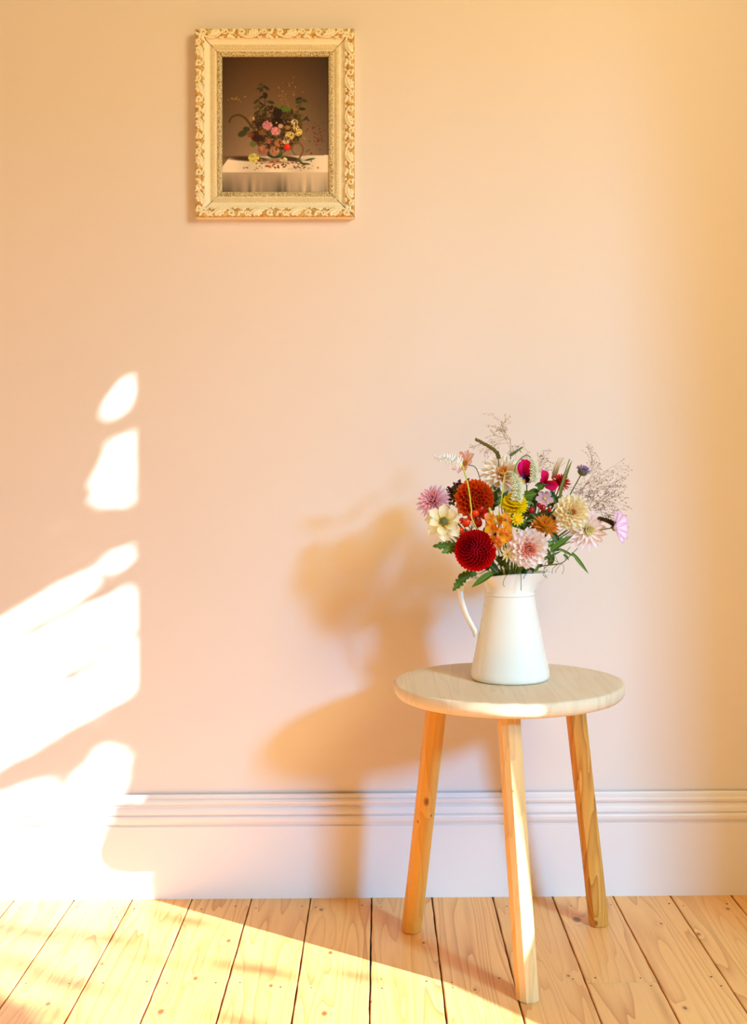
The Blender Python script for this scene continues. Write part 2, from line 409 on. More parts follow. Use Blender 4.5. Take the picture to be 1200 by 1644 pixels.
# ------------------------------------------------------------------ stool
SC = Vector((0.2165, 2.121, 0)); SZ = 0.4605
stool = thing('stool', SC, 'round three-legged pale wooden stool standing before the skirting', 'stool')
M_seat = wood_mat('mango_wood_seat', (238, 222, 194), (222, 198, 162), (188, 156, 118), (), 'D', 6, .22)
Rm = .1955
prof = [(0.0, SZ)] + [(Rm * k / 6, SZ) for k in range(1, 6)] + [(Rm - .005, SZ), (Rm - .0018, SZ - .0008), (Rm, SZ - .003), (Rm + .0005, SZ - .012), (Rm - .001, SZ - .018), (Rm - .006, SZ - .0235), (Rm - .013, SZ - .026), (Rm - .06, SZ - .0265), (0, SZ - .0265)]
def wob(x, y, z, r, a):
    k = 1 + (.004 * math.sin(3 * a + .5) + .0025 * math.sin(7 * a) + .0015 * math.sin(17 * a)) * (r / Rm) + (0.0018 * math.sin(41 * a + z * 900) if z < SZ - .004 and r > .17 else 0)
    return x * k, y * k, z
V, Fc = lathe(list(reversed(prof)), 96, wob)
put('seat', me('seat', V, Fc, M_seat), stool, Matrix.Translation(SC))
legs = [((.0500, 2.213), (.1010, 2.187), .0185, .0190, 'left'), ((.2240, 1.9330), (.2030, 1.992), .0183, .0190, 'front'), ((.3875, 2.236), (.3370, 2.197), .0178, .0180, 'right')]
def lk(x, y, Y, r): p = at(x, y, Y) - SC; return (p.x, p.y, p.z, r)
LK = {'left': [lk(685, 1287, 2.181, .0062), lk(671, 1320, 2.183, .0026), lk(693, 1310, 2.185, .0026)], 'front': [lk(824, 1270, 1.958, .0022), lk(815, 1380, 1.944, .0034), lk(830, 1594, 1.918, .0030)], 'right': [lk(957, 1481, 2.222, .0045)]}
TONE = {'left': ((236, 178, 86), (226, 160, 68), (196, 118, 42), 4, .4), 'front': ((236, 198, 140), (226, 182, 118), (190, 134, 72), 5, .35), 'right': ((232, 170, 80), (216, 144, 56), (160, 86, 24), 9, .7)}
for (f0, t0, rb, rt, nm) in legs:
    ml = wood_mat('pine_leg_' + nm, TONE[nm][0], TONE[nm][1], TONE[nm][2], LK[nm], 'Z', TONE[nm][3], TONE[nm][4])
    V = []; ns = 10; N = 14; ph = rnd.uniform(0, 1)
    fac = [1 + rnd.uniform(-.05, .04) for _ in range(ns)]
    rows = [(-.0, .9), (.006, 1.0)] + [(k / N, 1.0) for k in range(1, N + 1)]
    for (f, s) in rows:
        z = f * (SZ - .02); cx = f0[0] + (t0[0] - f0[0]) * f; cy = f0[1] + (t0[1] - f0[1]) * f; r = (rb + (rt - rb) * f) * s
        for k in range(ns):
            a = 2 * math.pi * (k + ph) / ns; rr = r * (fac[k] + .012 * math.sin(9 * f + k * 2))
            V.append((cx + rr * math.cos(a) - SC.x, cy + rr * math.sin(a) - SC.y, z))
    Fc = [(i * ns + k, i * ns + (k + 1) % ns, (i + 1) * ns + (k + 1) % ns, (i + 1) * ns + k) for i in range(len(rows) - 1) for k in range(ns)]
    Fc += [tuple(range(ns - 1, -1, -1)), tuple(range((len(rows) - 1) * ns, len(rows) * ns))]
    o = put('leg', me('leg', V, Fc, ml, False), stool, Matrix.Translation(SC))

# ------------------------------------------------------------------ jug
JC = Vector((0.2215, 2.139, SZ))
M_enamel, t, b = new_mat('cream_enamel', 0.16, s2l((246, 243, 232)), 0.5)
n_ = t.noise(coord(t), 30, 2); t.link(t.mix(n_, s2l((247, 244, 233)), s2l((242, 239, 228))), b.inputs['Base Color']); b.inputs['Coat Weight'].default_value = 0.3; b.inputs['Coat Roughness'].default_value = .08
jug = thing('jug', JC, 'tall white enamel jug holding the bunch of flowers on the stool', 'jug')
def spout(x, y, z, r, a):
    g = max(0.0, (z - .150) / .031)
    if g > 0:
        c = max(0, math.cos(a)); f = c ** 6
        x += .0215 * f * g ** 1.3; y *= 1 - .25 * f * g
        z += g * (.001 * math.cos(a) - .004 * (1 - math.cos(a)) / 2 + .0045 * math.exp(-((a - math.pi / 2 * (1 if a < math.pi else 3)) / .8) ** 2))
    return x, y, z
outer = [(.0, .0006), (.058, .0), (.0645, .001), (.0672, .004), (.0677, .009), (.0668, .016)]
outer += [(.0668 - .0250 * f - .0008 * math.sin(f * math.pi), .016 + .128 * f) for f in [k / 14 for k in range(1, 15)]]
neck = outer[-1]
collar_o = [(.0412, .1495), (.0414, .1525), (.0424, .158), (.0448, .166), (.0480, .174), (.0502, .1795), (.0508, .1808), (.0502, .1818), (.0490, .1812)]
inner = [(.0470, .176), (.0440, .168), (.0405, .156), (.0398, .146), (.050, .09), (.062, .02), (.0, .01)]
V, Fc = lathe(outer + [(.0414, .1465)], 72)
body = put('body', me('body', V, Fc, M_enamel), jug, Matrix.Translation(JC))
V, Fc = lathe([(.0414, .1455)] + collar_o + inner, 72, spout)
put('collar', me('collar', V, Fc, M_enamel), jug, Matrix.Translation(JC))
V, Fc = lathe([(.0408, .1435), (.0426, .1442), (.0432, .1465), (.0426, .1488), (.0408, .1495)], 72)
put('neck_band', me('neck_band', V, Fc, M_enamel), jug, Matrix.Translation(JC))
hp = [at(772, 931, 2.135), at(757, 928.5, 2.133), at(745, 933, 2.131), at(739.5, 945, 2.13), at(741, 962, 2.13), at(748, 985, 2.131), at(757, 1003, 2.133), at(762.5, 1013, 2.135), at(764, 1021, 2.136)]
mb = MB(); pts = bez(hp, 6); mb.tube(pts, [.0047 if i < len(pts) - 4 else .0042 for i in range(len(pts))], 12, flat=1.7)
put('handle', mb.mesh('handle', M_enamel), jug)

# ------------------------------------------------------------------ flowers: builders
MOUTH = Vector((JC.x, JC.y, SZ + .176)); 
M_stem = simple('green_stem', (110, 140, 52), .15); M_stem_y = simple('lime_stem', (200, 206, 70), .1); M_stem_d = simple('olive_stem', (92, 100, 56), .15); M_stem_b = simple('brown_stem', (150, 110, 66), .15)
def leaf_material(name, a, b_):
    m, t, b = new_mat(name, .5, spec=.35); uv = t.add('ShaderNodeUVMap').outputs[0]
    sep = t.add('ShaderNodeSeparateXYZ'); t.link(uv, sep.inputs[0])
    rib = t.math('MULTIPLY_ADD', t.math('ABSOLUTE', t.math('ADD', sep.outputs[1], -.5)), -14.0, 1.0, clamp=True)
    col = t.mix(t.noise(coord(t), 90, 3), s2l(a), s2l(b_)); t.link(t.mix(t.math('MULTIPLY', rib, .5), col, s2l((168, 190, 104))), b.inputs['Base Color']); return m
M_leaf = leaf_material('leaf_green', (52, 92, 24), (98, 136, 40)); M_leaf_d = leaf_material('leaf_deep_green', (38, 66, 26), (70, 98, 40)); M_leaf_o = leaf_material('leaf_olive', (96, 110, 52), (130, 128, 66))

def petal(L=1.0, W=.4, cup=.2, curl=0.0, wide=.6, tip=.25, notch=0.0, nl=5, nw=2, roll=0.0, blunt=.5):
    """petal along +X: cup folds the sides up, curl lifts (+) or drops (-) the tip; wide = where it is widest"""
    mb = MB(); V = []; UV = []
    for i in range(nl + 1):
        t = i / nl
        if t < wide: wdt = tip * .9 + (1 - tip * .9) * math.sin(t / wide * math.pi / 2)
        else: wdt = max(.0, math.cos((t - wide) / (1 - wide) * math.pi / 2)) ** blunt
        wdt = max(wdt, .03)
        for k in range(-nw, nw + 1):
            s = k / nw; y = s * W / 2 * wdt
            x = L * t + (-notch * L * (1 - abs(s)) if i == nl else 0)
            z = cup * W * (s * s) * wdt + curl * L * t * t + roll * W * (abs(s) ** 3) * t
            V.append((x, y, z)); UV.append((t, (s + 1) / 2))
    m = 2 * nw + 1
    return mb.add(V, [(i * m + k, i * m + k + 1, (i + 1) * m + k + 1, (i + 1) * m + k) for i in range(nl) for k in range(2 * nw)], UV)

def frame(c, n, spin=0.0):
    return Matrix.Translation(c) @ n.normalized().to_track_quat('Z', 'Y').to_matrix().to_4x4() @ Matrix.Rotation(spin, 4, 'Z')

def pm(phi, r0, z, elev, scale=1.0, twist=0.0):
    return Matrix.Rotation(phi, 4, 'Z') @ Matrix.Translation((r0, 0, z)) @ Matrix.Rotation(-elev, 4, 'Y') @ Matrix.Rotation(twist, 4, 'X') @ Matrix.Scale(scale, 4)

def stem_path(head, n, bend=.35, spread=.024, via=None):
    d = Vector((head.x - MOUTH.x, head.y - MOUTH.y, 0)); d = d.normalized() * min(spread, d.length) if d.length > 1e-4 else d
    m = MOUTH + d + Vector((rnd.uniform(-.006, .006), rnd.uniform(-.006, .006), 0))
    base = Vector((JC.x - d.x * .6, JC.y - d.y * .6, SZ + .03))
    L = (head - m).length
    mid = via or (head - n.normalized() * L * bend)
    return base, bez([base, m, mid, head], 8)

def start(name, label, cat, head, n, mstem=None, r=.0016, bend=.35, via=None, group=None):
    base, path = stem_path(head, n, bend, via=via)
    o = thing(name, base, label, cat, group)
    mb = MB(); mb.tube(path, r, 6); put('stem', mb.mesh('stem', mstem or M_stem), o)
    return o

def layered(o, M, Rr, mesh_layers, layers, jit=.08, name='petal', ej=5):
    """each petal its own object; layers: n, r0, z, elev(deg), len, mesh index"""
    for li, (n, r0, z, el, ln, mi) in enumerate(layers):
        ph0 = rnd.uniform(0, 6.28)
        for k in range(n):
            phi = ph0 + 2 * math.pi * (k + rnd.uniform(-jit, jit)) / n
            put(name, mesh_layers[mi], o, M @ pm(phi, r0 * Rr, z * Rr, R(el + rnd.uniform(-ej, ej)), ln * Rr * rnd.uniform(.94, 1.06), rnd.uniform(-.1, .1)))

def sepals(o, M, r, n=6, mat=None):
    mb = MB()
    for k in range(n): mb.addmesh(petal(r, r * .5, .2, .2, .4), pm(k * 6.283 / n, 0.1 * r, -.25 * r, R(10)))
    mb.ball((0, 0, -.3 * r), r * .35, 8, 5)
    put('calyx', mb.mesh('calyx', mat or M_leaf), o, M)

CAMV = Vector((0, -1, 0))
def face(dx=0, dz=0): return Vector((dx, -1, dz)).normalized()
def ball_dahlia(o, M, Rr, mat, n, plen, theta_max=115, squash=.9, mw=.9, name='petals'):
    mb = MB(); pt = petal(1, mw, .75, .25, .55, .45, nl=4, nw=2)
    cmax = math.cos(R(theta_max)); g = math.pi * (3 - 5 ** .5)
    for k in range(n):
        c = 1 - (k + .5) / n * (1 - cmax); th = math.acos(c); ph = k * g
        rr = Rr * (.80 + .02 * rnd.random())
        s = plen * Rr * (.45 + .55 * min(1, th / .9))
        pos = Vector((math.sin(th) * math.cos(ph), math.sin(th) * math.sin(ph), math.cos(th) * squash)) * (rr - s * .45)
        el = math.pi / 2 - th * .82
        Mp = Matrix.Translation(pos) @ Matrix.Rotation(ph, 4, 'Z') @ Matrix.Rotation(-el, 4, 'Y') @ Matrix.Scale(s, 4)
        f = th / R(theta_max)
        mb.addmesh(pt, Mp, lambda u, f=f: (.35 * u[0] + .65 * f, u[1]))
    mb.ball((0, 0, 0), Rr * .72, 12, 8, (1, 1, squash))
    put(name, mb.mesh('petals', mat), o, M, kind='stuff')

# ------------------------------------------------------------------ flowers: the bunch
# crimson ball dahlia
h = at(764, 884, 2.062); o = start('ball_dahlia', 'deep crimson ball dahlia low at the front left, above the jug handle', 'flower', h + Vector((0, .02, 0)), face(-.25, .15), r=.0025)
ball_dahlia(o, frame(h, face(-.32, .2)), .0365, petal_mat('crimson_petal', (170, 4, 60), (248, 30, 28), var=.02, mid=.45, width=.7), 230, .34, 120, .92)
# rust dahlia
h = at(761, 802, 2.098); n = face(.15, .1); o = start('dahlia', 'rust-orange dahlia above the crimson one', 'flower', h + Vector((0, .02, 0)), n, r=.0022)
ball_dahlia(o, frame(h, n), .0325, petal_mat('rust_petal', (206, 40, 18), (255, 134, 50), var=.02, mid=.45, width=.7), 92, .56, 115, .8, .72)

# big coral-pink dahlia
h = at(848, 880, 2.058); n = face(.04, -.10); o = start('dahlia', 'large coral and pale pink dahlia in front over the jug rim', 'flower', h + Vector((0, .02, 0)), n, r=.0024)
mo = petal_mat('pink_dahlia_petal', (255, 164, 126), (255, 246, 243), mid=.3, width=.5, var=.01); mi_ = petal_mat('coral_dahlia_petal', (250, 92, 60), (255, 210, 194), mid=.42, width=.7, var=.01)
pl = [petal(1, .66, .42, .10, .62, .35, blunt=.6).mesh('petal', mi_), petal(1, .60, .38, .06, .62, .35, blunt=.6).mesh('petal', mo)]
layered(o, frame(h + Vector((0, .008, 0)), n), .037, pl, [(5, .03, .42, 76, .26, 0), (7, .06, .38, 66, .34, 0), (9, .12, .34, 54, .42, 0), (11, .20, .28, 42, .50, 1), (13, .28, .2, 30, .56, 1), (14, .36, .1, 16, .60, 1), (14, .42, 0, 2, .56, 1)])
sepals(o, frame(h + Vector((0, .012, 0)), n), .014)
# cream dahlia
h = at(918, 823, 2.085); n = face(.1, .08); o = start('dahlia', 'cream-yellow dahlia with a reddish heart on the right side', 'flower', h + Vector((0, .02, 0)), n, r=.0022)
mo = petal_mat('cream_dahlia_petal', (255, 218, 150), (255, 248, 218), mid=.3, width=.7, var=.01); mi_ = petal_mat('rosy_heart_petal', (226, 84, 80), (255, 214, 150), mid=.55, width=.8, var=.02)
pl = [petal(1, .6, .55, .2, .6, .4, blunt=.6).mesh('petal', mi_), petal(1, .72, .5, .12, .62, .35, blunt=.55).mesh('petal', mo)]
layered(o, frame(h + Vector((0, .008, 0)), n), .033, pl, [(5, .02, .36, 78, .2, 0), (8, .08, .36, 68, .24, 0), (9, .16, .34, 58, .32, 1), (11, .24, .3, 44, .40, 1), (12, .32, .22, 32, .48, 1), (14, .42, .1, 16, .52, 1), (14, .46, 0, 0, .52, 1)])
sepals(o, frame(h + Vector((0, .012, 0)), n), .012)
# pale pink cactus dahlia
h = at(941, 850, 2.105); n = face(.3, -.02); o = start('cactus_dahlia', 'white-pink spiky dahlia with a lemon centre behind the cream dahlia', 'flower', h + Vector((0, .02, 0)), n, r=.002)
mo = petal_mat('blush_spike_petal', (255, 246, 224), (255, 234, 240), mid=.5, width=.9, var=.0); mi_ = petal_mat('lemon_heart_petal', (238, 230, 110), (255, 244, 220), mid=.5, width=.8, var=.02)
pl = [petal(1, .34, .5, .15, .5, .4).mesh('petal', mi_), petal(1, .29, .4, -.04, .5, .4, blunt=.8).mesh('petal', mo)]
layered(o, frame(h + Vector((0, .008, 0)), n), .037, pl, [(8, .03, .22, 72, .3, 0), (9, .08, .2, 56, .45, 0), (12, .12, .16, 40, .68, 1), (15, .15, .1, 24, .82, 1), (17, .17, .04, 8, .86, 1), (16, .17, 0, -8, .82, 1)])
sepals(o, frame(h + Vector((0, .012, 0)), n), .012)
# peach cactus dahlia on top
h = at(808, 766, 2.135); n = Vector((-.1, -.72, .52)).normalized(); o = start('cactus_dahlia', 'peach and white spiky dahlia at the top of the bunch', 'flower', h, n, r=.002)
mo = petal_mat('peach_spike_petal', (255, 204, 140), (255, 250, 238), mid=.35, width=.5, var=.01); mi_ = petal_mat('peach_heart_petal', (246, 164, 70), (255, 212, 150), mid=.5, width=.8, var=.02)
pl = [petal(1, .32, .5, .2, .5, .4).mesh('petal', mi_), petal(1, .30, .45, .05, .5, .4, blunt=.7).mesh('petal', mo)]
layered(o, frame(h, n), .043, pl, [(7, .03, .2, 74, .32, 0), (9, .08, .2, 60, .42, 0), (11, .1, .14, 46, .62, 1), (13, .12, .1, 30, .78, 1), (14, .14, .03, 12, .86, 1), (13, .14, 0, -10, .84, 1), (9, .14, -.05, -34, .7, 1)])
sepals(o, frame(h, n), .012)
# lilac one on the left
h = at(697, 806, 2.10); n = Vector((-.45, -.72, .42)).normalized(); o = start('chrysanthemum', 'lilac-pink shaggy chrysanthemum furthest left in the bunch', 'flower', h + Vector((.01, .012, -.006)), n, r=.0018)
mo = petal_mat('lilac_petal', (255, 206, 206), (242, 222, 250), mid=.5, width=.8, var=.03); mi_ = petal_mat('mauve_petal', (214, 116, 178), (252, 204, 214), mid=.4, width=.7, var=.03)
pl = [petal(1, .26, .6, .14, .55, .4).mesh('petal', mi_), petal(1, .22, .6, .0, .6, .4, blunt=.7).mesh('petal', mo)]
layered(o, frame(h, n), .031, pl, [(7, .03, .1, 68, .36, 0), (10, .06, .08, 50, .55, 0), (13, .08, .06, 34, .76, 0), (16, .1, .03, 18, .88, 1), (18, .12, 0, 4, .92, 1), (14, .12, -.03, -14, .86, 1)])
sepals(o, frame(h, n), .013)
# pale yellow zinnia
h = at(713, 839, 2.075); n = Vector((-.08, -.80, .52)).normalized(); o = start('zinnia', 'pale yellow open zinnia with a dark green eye on the left', 'flower', h + Vector((.004, .006, -.004)), n, r=.0028, via=at(738, 868, 2.09))
mo = petal_mat('primrose_petal', (236, 210, 84), (255, 252, 222), mid=.3, width=.6, var=.02)
pl = [petal(1, .66, .3, .10, .66, .45, notch=.05, blunt=.38).mesh('petal', mo), petal(1, .72, .32, -.2, .66, .45, notch=.05, blunt=.38).mesh('petal', mo)]
Mz = frame(h, n, 0.3); layered(o, Mz, .030, pl, [(6, .12, 0, 22, .92, 0), (7, .12, -.03, 4, .97, 1)], ej=10)
mb = MB(); mb.ball((0, 0, .004), .0062, 14, 6, (1, 1, .62)); put('eye', mb.mesh('eye', simple('green_eye', (92, 104, 66), .3, scale=900)), o, Mz)
mb = MB()
for ring in range(3):
    for k in range(18):
        a = 6.283 * (k + .5 * ring) / 18; rr = .0058 + .0012 * ring; mb.tube([(rr * math.cos(a), rr * math.sin(a), .0015), (rr * 1.12 * math.cos(a), rr * 1.12 * math.sin(a), .0055 - .0011 * ring)], [.0006, .0008], 5)
put('stamens', mb.mesh('stamens', simple('ochre_stamen', (196, 140, 30), .3, scale=600)), o, Mz, kind='stuff'); sepals(o, Mz, .009)

# yellow strawflower, seen from the side
h = at(826, 812, 2.065); n = Vector((.05, -.55, .83)).normalized(); o = start('strawflower', 'bright yellow strawflower seen edge-on in the middle of the bunch', 'flower', h, n, r=.0016)
mo = petal_mat('straw_petal', (255, 196, 0), (255, 240, 20), mid=.2, width=.6, var=.0); pl = [petal(1, .32, .3, .18, .55, .4).mesh('petal', mo)]
layered(o, frame(h, n), .0235, pl, [(16, .1, .1, 66, .6, 0), (20, .14, .06, 48, .78, 0), (24, .15, 0, 28, .9, 0), (24, .15, -.08, 8, .9, 0), (20, .12, -.16, -12, .82, 0)]); sepals(o, frame(h, n), .008)
# small yellow star
h = at(831, 834, 2.052); n = face(.15, .15); o = start('strawflower', 'small yellow star-shaped bloom under the strawflower', 'flower', h, n, r=.0012)
pl = [petal(1, .36, .2, .05, .4, .5, blunt=1.0).mesh('petal', petal_mat('star_petal', (244, 190, 0), (255, 234, 30), mid=.4, var=.02))]
layered(o, frame(h, n), .0122, pl, [(9, .05, .12, 40, .7, 0), (12, .08, 0, 12, .95, 0)])
mb = MB(); mb.ball((0, 0, .0015), .0038, 10, 5, (1, 1, .7)); put('centre', mb.mesh('centre', simple('gold_centre', (250, 196, 10), .1)), o, frame(h, n))
# orange snapdragon
h = at(803, 852, 2.052); n = Vector((0, -.5, .8)).normalized(); o = start('snapdragon', 'ruffled apricot and yellow snapdragon between the red and pink dahlias', 'flower', h + Vector((0, .012, .01)), n, r=.0016)
ma = petal_mat('apricot_petal', (250, 168, 10), (255, 206, 50), edge=(250, 150, 90), var=.03); mpk = petal_mat('salmon_petal', (255, 196, 70), (255, 190, 176), mid=.5, var=.02); morg = petal_mat('orange_petal', (240, 170, 20), (240, 120, 40), mid=.5)
fl = [petal(1, 1.0, .3, -.35, .6, .4, blunt=.4).mesh('petal', ma), petal(1, .9, .35, .3, .6, .4, blunt=.4).mesh('petal', mpk), petal(1, .9, .3, -.1, .6, .4, blunt=.4).mesh('petal', morg)]
for (x, y, dx, dz, s) in [(798, 868, -.1, -.3, 1.0), (791, 848, -.7, 0, 1.0), (812, 848, .6, .1, 1.0), (800, 838, -.1, .4, .9), (788, 832, -.8, .5, .8), (812, 832, .6, .6, .8), (803, 858, .1, -.1, 1.1), (814, 862, .8, -.4, .8)]:
    hh = at(x, y, 2.045 + rnd.uniform(0, .012)); Mx = frame(hh, Vector((dx, -1, dz)).normalized(), rnd.uniform(0, 6))
    for k in range(5): put('petal', fl[(k + int(x)) % 3 if k else 0], o, Mx @ pm(k * 1.2566, .0008, 0, R(28 + rnd.uniform(-20, 25)), .0132 * s))
mb = MB(); mb.tube([at(797, 838, 2.05), at(790, 826, 2.05), at(785.5, 815, 2.052)], [.0026, .0024, .0018], 8); put('bud', mb.mesh('bud', simple('pale_bud', (198, 210, 142), .1)), o)
# bronze chrysanthemum
h = at(874, 848, 2.085); n = Vector((.1, -.55, .8)).normalized(); o = start('chrysanthemum', 'bronze and yellow quilled chrysanthemum behind the coral dahlia', 'flower', h, n, r=.0016)
mo = petal_mat('bronze_petal', (236, 200, 60), (242, 156, 56), mid=.55, width=.7, var=.03); pl = [petal(1, .2, .6, .2, .5, .5).mesh('petal', mo), petal(1, .2, .5, .02, .6, .5).mesh('petal', petal_mat('amber_petal', (244, 190, 60), (232, 124, 40)))]
layered(o, frame(h, n), .026, pl, [(10, .05, .1, 72, .6, 0), (14, .08, .05, 52, .8, 0), (16, .1, 0, 28, .92, 1), (15, .1, -.04, 6, .95, 1)]); sepals(o, frame(h, n), .01)
# small cream bloom left of coral dahlia
h = at(816, 890, 2.055); n = face(-.3, 0); o = start('daisy', 'little ragged cream daisy tucked left of the coral dahlia', 'flower', h, n, r=.0012)
pl = [petal(1, .25, .3, .1, .5, .4).mesh('petal', petal_mat('ragged_cream_petal', (236, 206, 70), (252, 240, 200), mid=.35))]
layered(o, frame(h, n), .014, pl, [(7, .06, .1, 50, .8, 0), (9, .08, 0, 15, .95, 0)])

# magenta sweet pea with purple keel
h = at(842, 762, 2.115); n = face(.1, .3); o = start('sweet_pea', 'magenta and dark purple sweet pea under the arching catkin', 'flower', h, n, r=.0011, via=at(846, 800, 2.13))
mm = petal_mat('magenta_petal', (226, 0, 116), (252, 30, 160), mid=.4, var=.03); mp = petal_mat('purple_petal', (60, 20, 60), (104, 60, 120), mid=.5, var=.08); my = petal_mat('yellow_lip_petal', (220, 160, 20), (248, 200, 30))
pA = petal(1, .85, .35, .06, .6, .5, blunt=.4).mesh('petal', mm); pB = petal(1, .6, .4, .2, .6, .4).mesh('petal', mp); pC = petal(1, .6, .3, .1, .6, .4).mesh('petal', my)
Mf = frame(h, CAMV)
def scr(ang): return Matrix.Rotation(R(ang), 4, 'Z')
def dirp(o, x, y, Y, ang, ln, mesh, elev=10, tw=0): put('petal', mesh, o, Matrix.Translation(at(x, y, Y)) @ Matrix.Rotation(R(90), 4, 'X') @ Matrix.Rotation(R(ang), 4, 'Z') @ Matrix.Rotation(R(-elev), 4, 'Y') @ Matrix.Rotation(tw, 4, 'X') @ Matrix.Scale(ln, 4))
for a_, l_, t_ in ((100, .032, .4), (80, .031, -.3), (116, .026, .8), (66, .025, -.7)): dirp(o, 842, 765, 2.112, a_, l_, pA, 16, t_)
for a_, l_ in ((150, .014), (20, .017), (-20, .016), (-60, .013), (200, .012), (-100, .012)): dirp(o, 846, 767, 2.105, a_, l_, pB, 25)
dirp(o, 844, 771, 2.098, 190, .010, pC, 15)
# magenta nodding bloom on the right
h = at(880, 775, 2.115); o = start('petunia', 'magenta trumpet flower right of the sweet pea', 'flower', h, face(-.4, .2), r=.0012)
mg = petal_mat('rose_magenta_petal', (190, 0, 66), (240, 30, 128), mid=.45, var=.05); pg = petal(1, .7, .35, .1, .6, .45).mesh('petal', mg)
for a_, l_, t_ in ((105, .026, .5), (75, .019, -.5), (-8, .026, .3), (-28, .021, -.3), (15, .017, .6), (130, .012, 0)): dirp(o, 874, 776, 2.11, a_, l_, pg, 20, t_)
pl_ = petal(1, .6, .25, -.2, .45, .3, blunt=.9).mesh('sepal', M_leaf)
for a_, l_ in ((190, .016), (225, .016), (-40, .013)): put('sepal', pl_, o, Matrix.Translation(at(874, 777, 2.108)) @ Matrix.Rotation(R(90), 4, 'X') @ scr(a_) @ Matrix.Scale(l_, 4))
# dark red bee balm
h = at(901, 776, 2.13); n = Vector((.2, -.6, .75)).normalized(); o = start('bee_balm', 'brick-red tufted flower beside the tall grass blade', 'flower', h, n, r=.0013)
pl = [petal(1, .2, .4, .15, .5, .4).mesh('petal', petal_mat('brick_red_petal', (170, 20, 28), (236, 52, 56)))]
layered(o, frame(h, n), .0175, pl, [(10, .05, .2, 66, .7, 0), (14, .08, .1, 40, .9, 0), (16, .08, 0, 12, 1.0, 0), (10, .08, -.1, -20, .9, 0)]); sepals(o, frame(h, n), .011, 6, simple('russet_sepal', (132, 84, 66)))
# purple scabious side view
h = at(936, 757, 2.13); n = Vector((.35, -.25, .9)).normalized(); o = start('scabious', 'violet scabious head on a bare stem at the upper right', 'flower', h, n, M_stem_d, r=.0011, via=at(914, 797, 2.13))
Mx = frame(h, n)
pl = [petal(1, .36, .3, .15, .6, .4).mesh('petal', petal_mat('violet_petal', (104, 70, 130), (186, 150, 220), mid=.5))]
layered(o, Mx, .0128, pl, [(8, .2, .35, 80, .5, 0), (12, .45, .28, 60, .55, 0), (16, .6, .15, 30, .55, 0), (14, .6, .05, 5, .5, 0)])
mb = MB(); mb.ball((0, 0, -.0012), .0088, 12, 6, (1, 1, .72)); put('calyx', mb.mesh('calyx', simple('grey_green_calyx', (96, 104, 66), .3, scale=700)), o, Mx)
# pink cosmos far right, side on
h = at(985, 847, 2.10); n = Vector((.80, -.55, .14)).normalized(); o = start('cosmos', 'lilac-edged pale pink cosmos reaching out furthest right', 'flower', h, n, M_stem, r=.0009, via=at(930, 862, 2.12))
pc = petal_mat('cosmos_petal', (255, 244, 244), (255, 236, 252), edge=(236, 140, 232), var=.01); pl = [petal(1, .58, .2, -.05, .75, .3, notch=-.04, blunt=.3).mesh('petal', pc)]
layered(o, frame(h, n), .031, pl, [(8, .06, .05, 30, .96, 0)])
mb = MB(); mb.ball((0, 0, .002), .004, 10, 5, (1, 1, .8)); put('eye', mb.mesh('eye', simple('yellow_eye', (236, 190, 40))), o, frame(h, n)); sepals(o, frame(h, n), .0075)
# cosmos upper left, side on
h = at(748, 744, 2.13); n = Vector((-.62, -.52, .42)).normalized(); o = start('cosmos', 'dusty pink cosmos with mauve edges beside the white flower spike', 'flower', h, n, M_stem_d, r=.0009, via=at(771, 768, 2.13))
pc = petal_mat('dusty_cosmos_petal', (255, 216, 196), (252, 222, 220), edge=(206, 124, 166), var=.05); pl = [petal(1, .55, .2, .02, .7, .3, blunt=.4).mesh('petal', pc)]
layered(o, frame(h, n, .4), .0235, pl, [(8, .1, .02, 14, .94, 0)], jit=.03)
mb = MB(); mb.ball((0, 0, .0015), .0052, 12, 5, (1, 1, .7)); put('eye', mb.mesh('eye', simple('mustard_eye', (176, 122, 16), .25, scale=800)), o, frame(h, n)); sepals(o, frame(h, n), .006)
# mauve-pink open flower in the middle right
h = at(874, 801, 2.11); n = face(.1, .6); o = start('cosmos', 'dusky mauve five-petalled flower left of the cream dahlia', 'flower', h, n, r=.0010)
pl = [petal(1, .75, .15, -.06, .65, .35, blunt=.45).mesh('petal', petal_mat('mauve_flower_petal', (222, 170, 178), (236, 194, 202), var=.04))]
layered(o, frame(h, n), .017, pl, [(5, .05, 0, 10, .95, 0)])
mb = MB(); mb.ball((0, 0, .0015), .0026, 8, 5); put('eye', mb.mesh('eye', simple('lemon_eye', (240, 200, 30))), o, frame(h, n))

# spikes and catkins
def catkin(name, label, path, rad, mat, hairs, hairlen, stem, mstem, core_mat=None, cat='flower', r_stem=.001, fname='florets'):
    o = thing(name, stem[0], label, cat)
    mb = MB(); mb.tube(bez(stem, 8), r_stem, 6); put('stem', mb.mesh('stem', mstem), o)
    P = bez(path, 8); mb = MB(); N = len(P)
    rr = [rad(i / (N - 1)) for i in range(N)]; mb.tube(P, [max(.0004, q * .3) for q in rr], 8)
    for k in range(hairs):
        f = (k + .5) / hairs; i = min(N - 2, int(f * (N - 1))); fr = f * (N - 1) - i; p = P[i].lerp(P[i + 1], fr); d = (P[i + 1] - P[i]).normalized()
        a = k * 2.39996; e = d.orthogonal().normalized(); e = Quaternion(d, a) @ e; r_ = rr[i]
        q = p + (e + d * (.2 + .3 * ((k * 7) % 5) / 5)).normalized() * (r_ + hairlen * r_ / max(rr)) * (.75 + .45 * ((k * 13) % 11) / 11); mb.tube([p, p.lerp(q, .6), q], [.0007, .0011, .0006], 4, False)
    put(fname, mb.mesh(fname, mat), o, kind='stuff'); return o
def jb(dx, dy=0): return Vector((JC.x + dx, JC.y + dy, SZ + .04))
def jm(dx, dy=0): return MOUTH + Vector((dx, dy, 0))
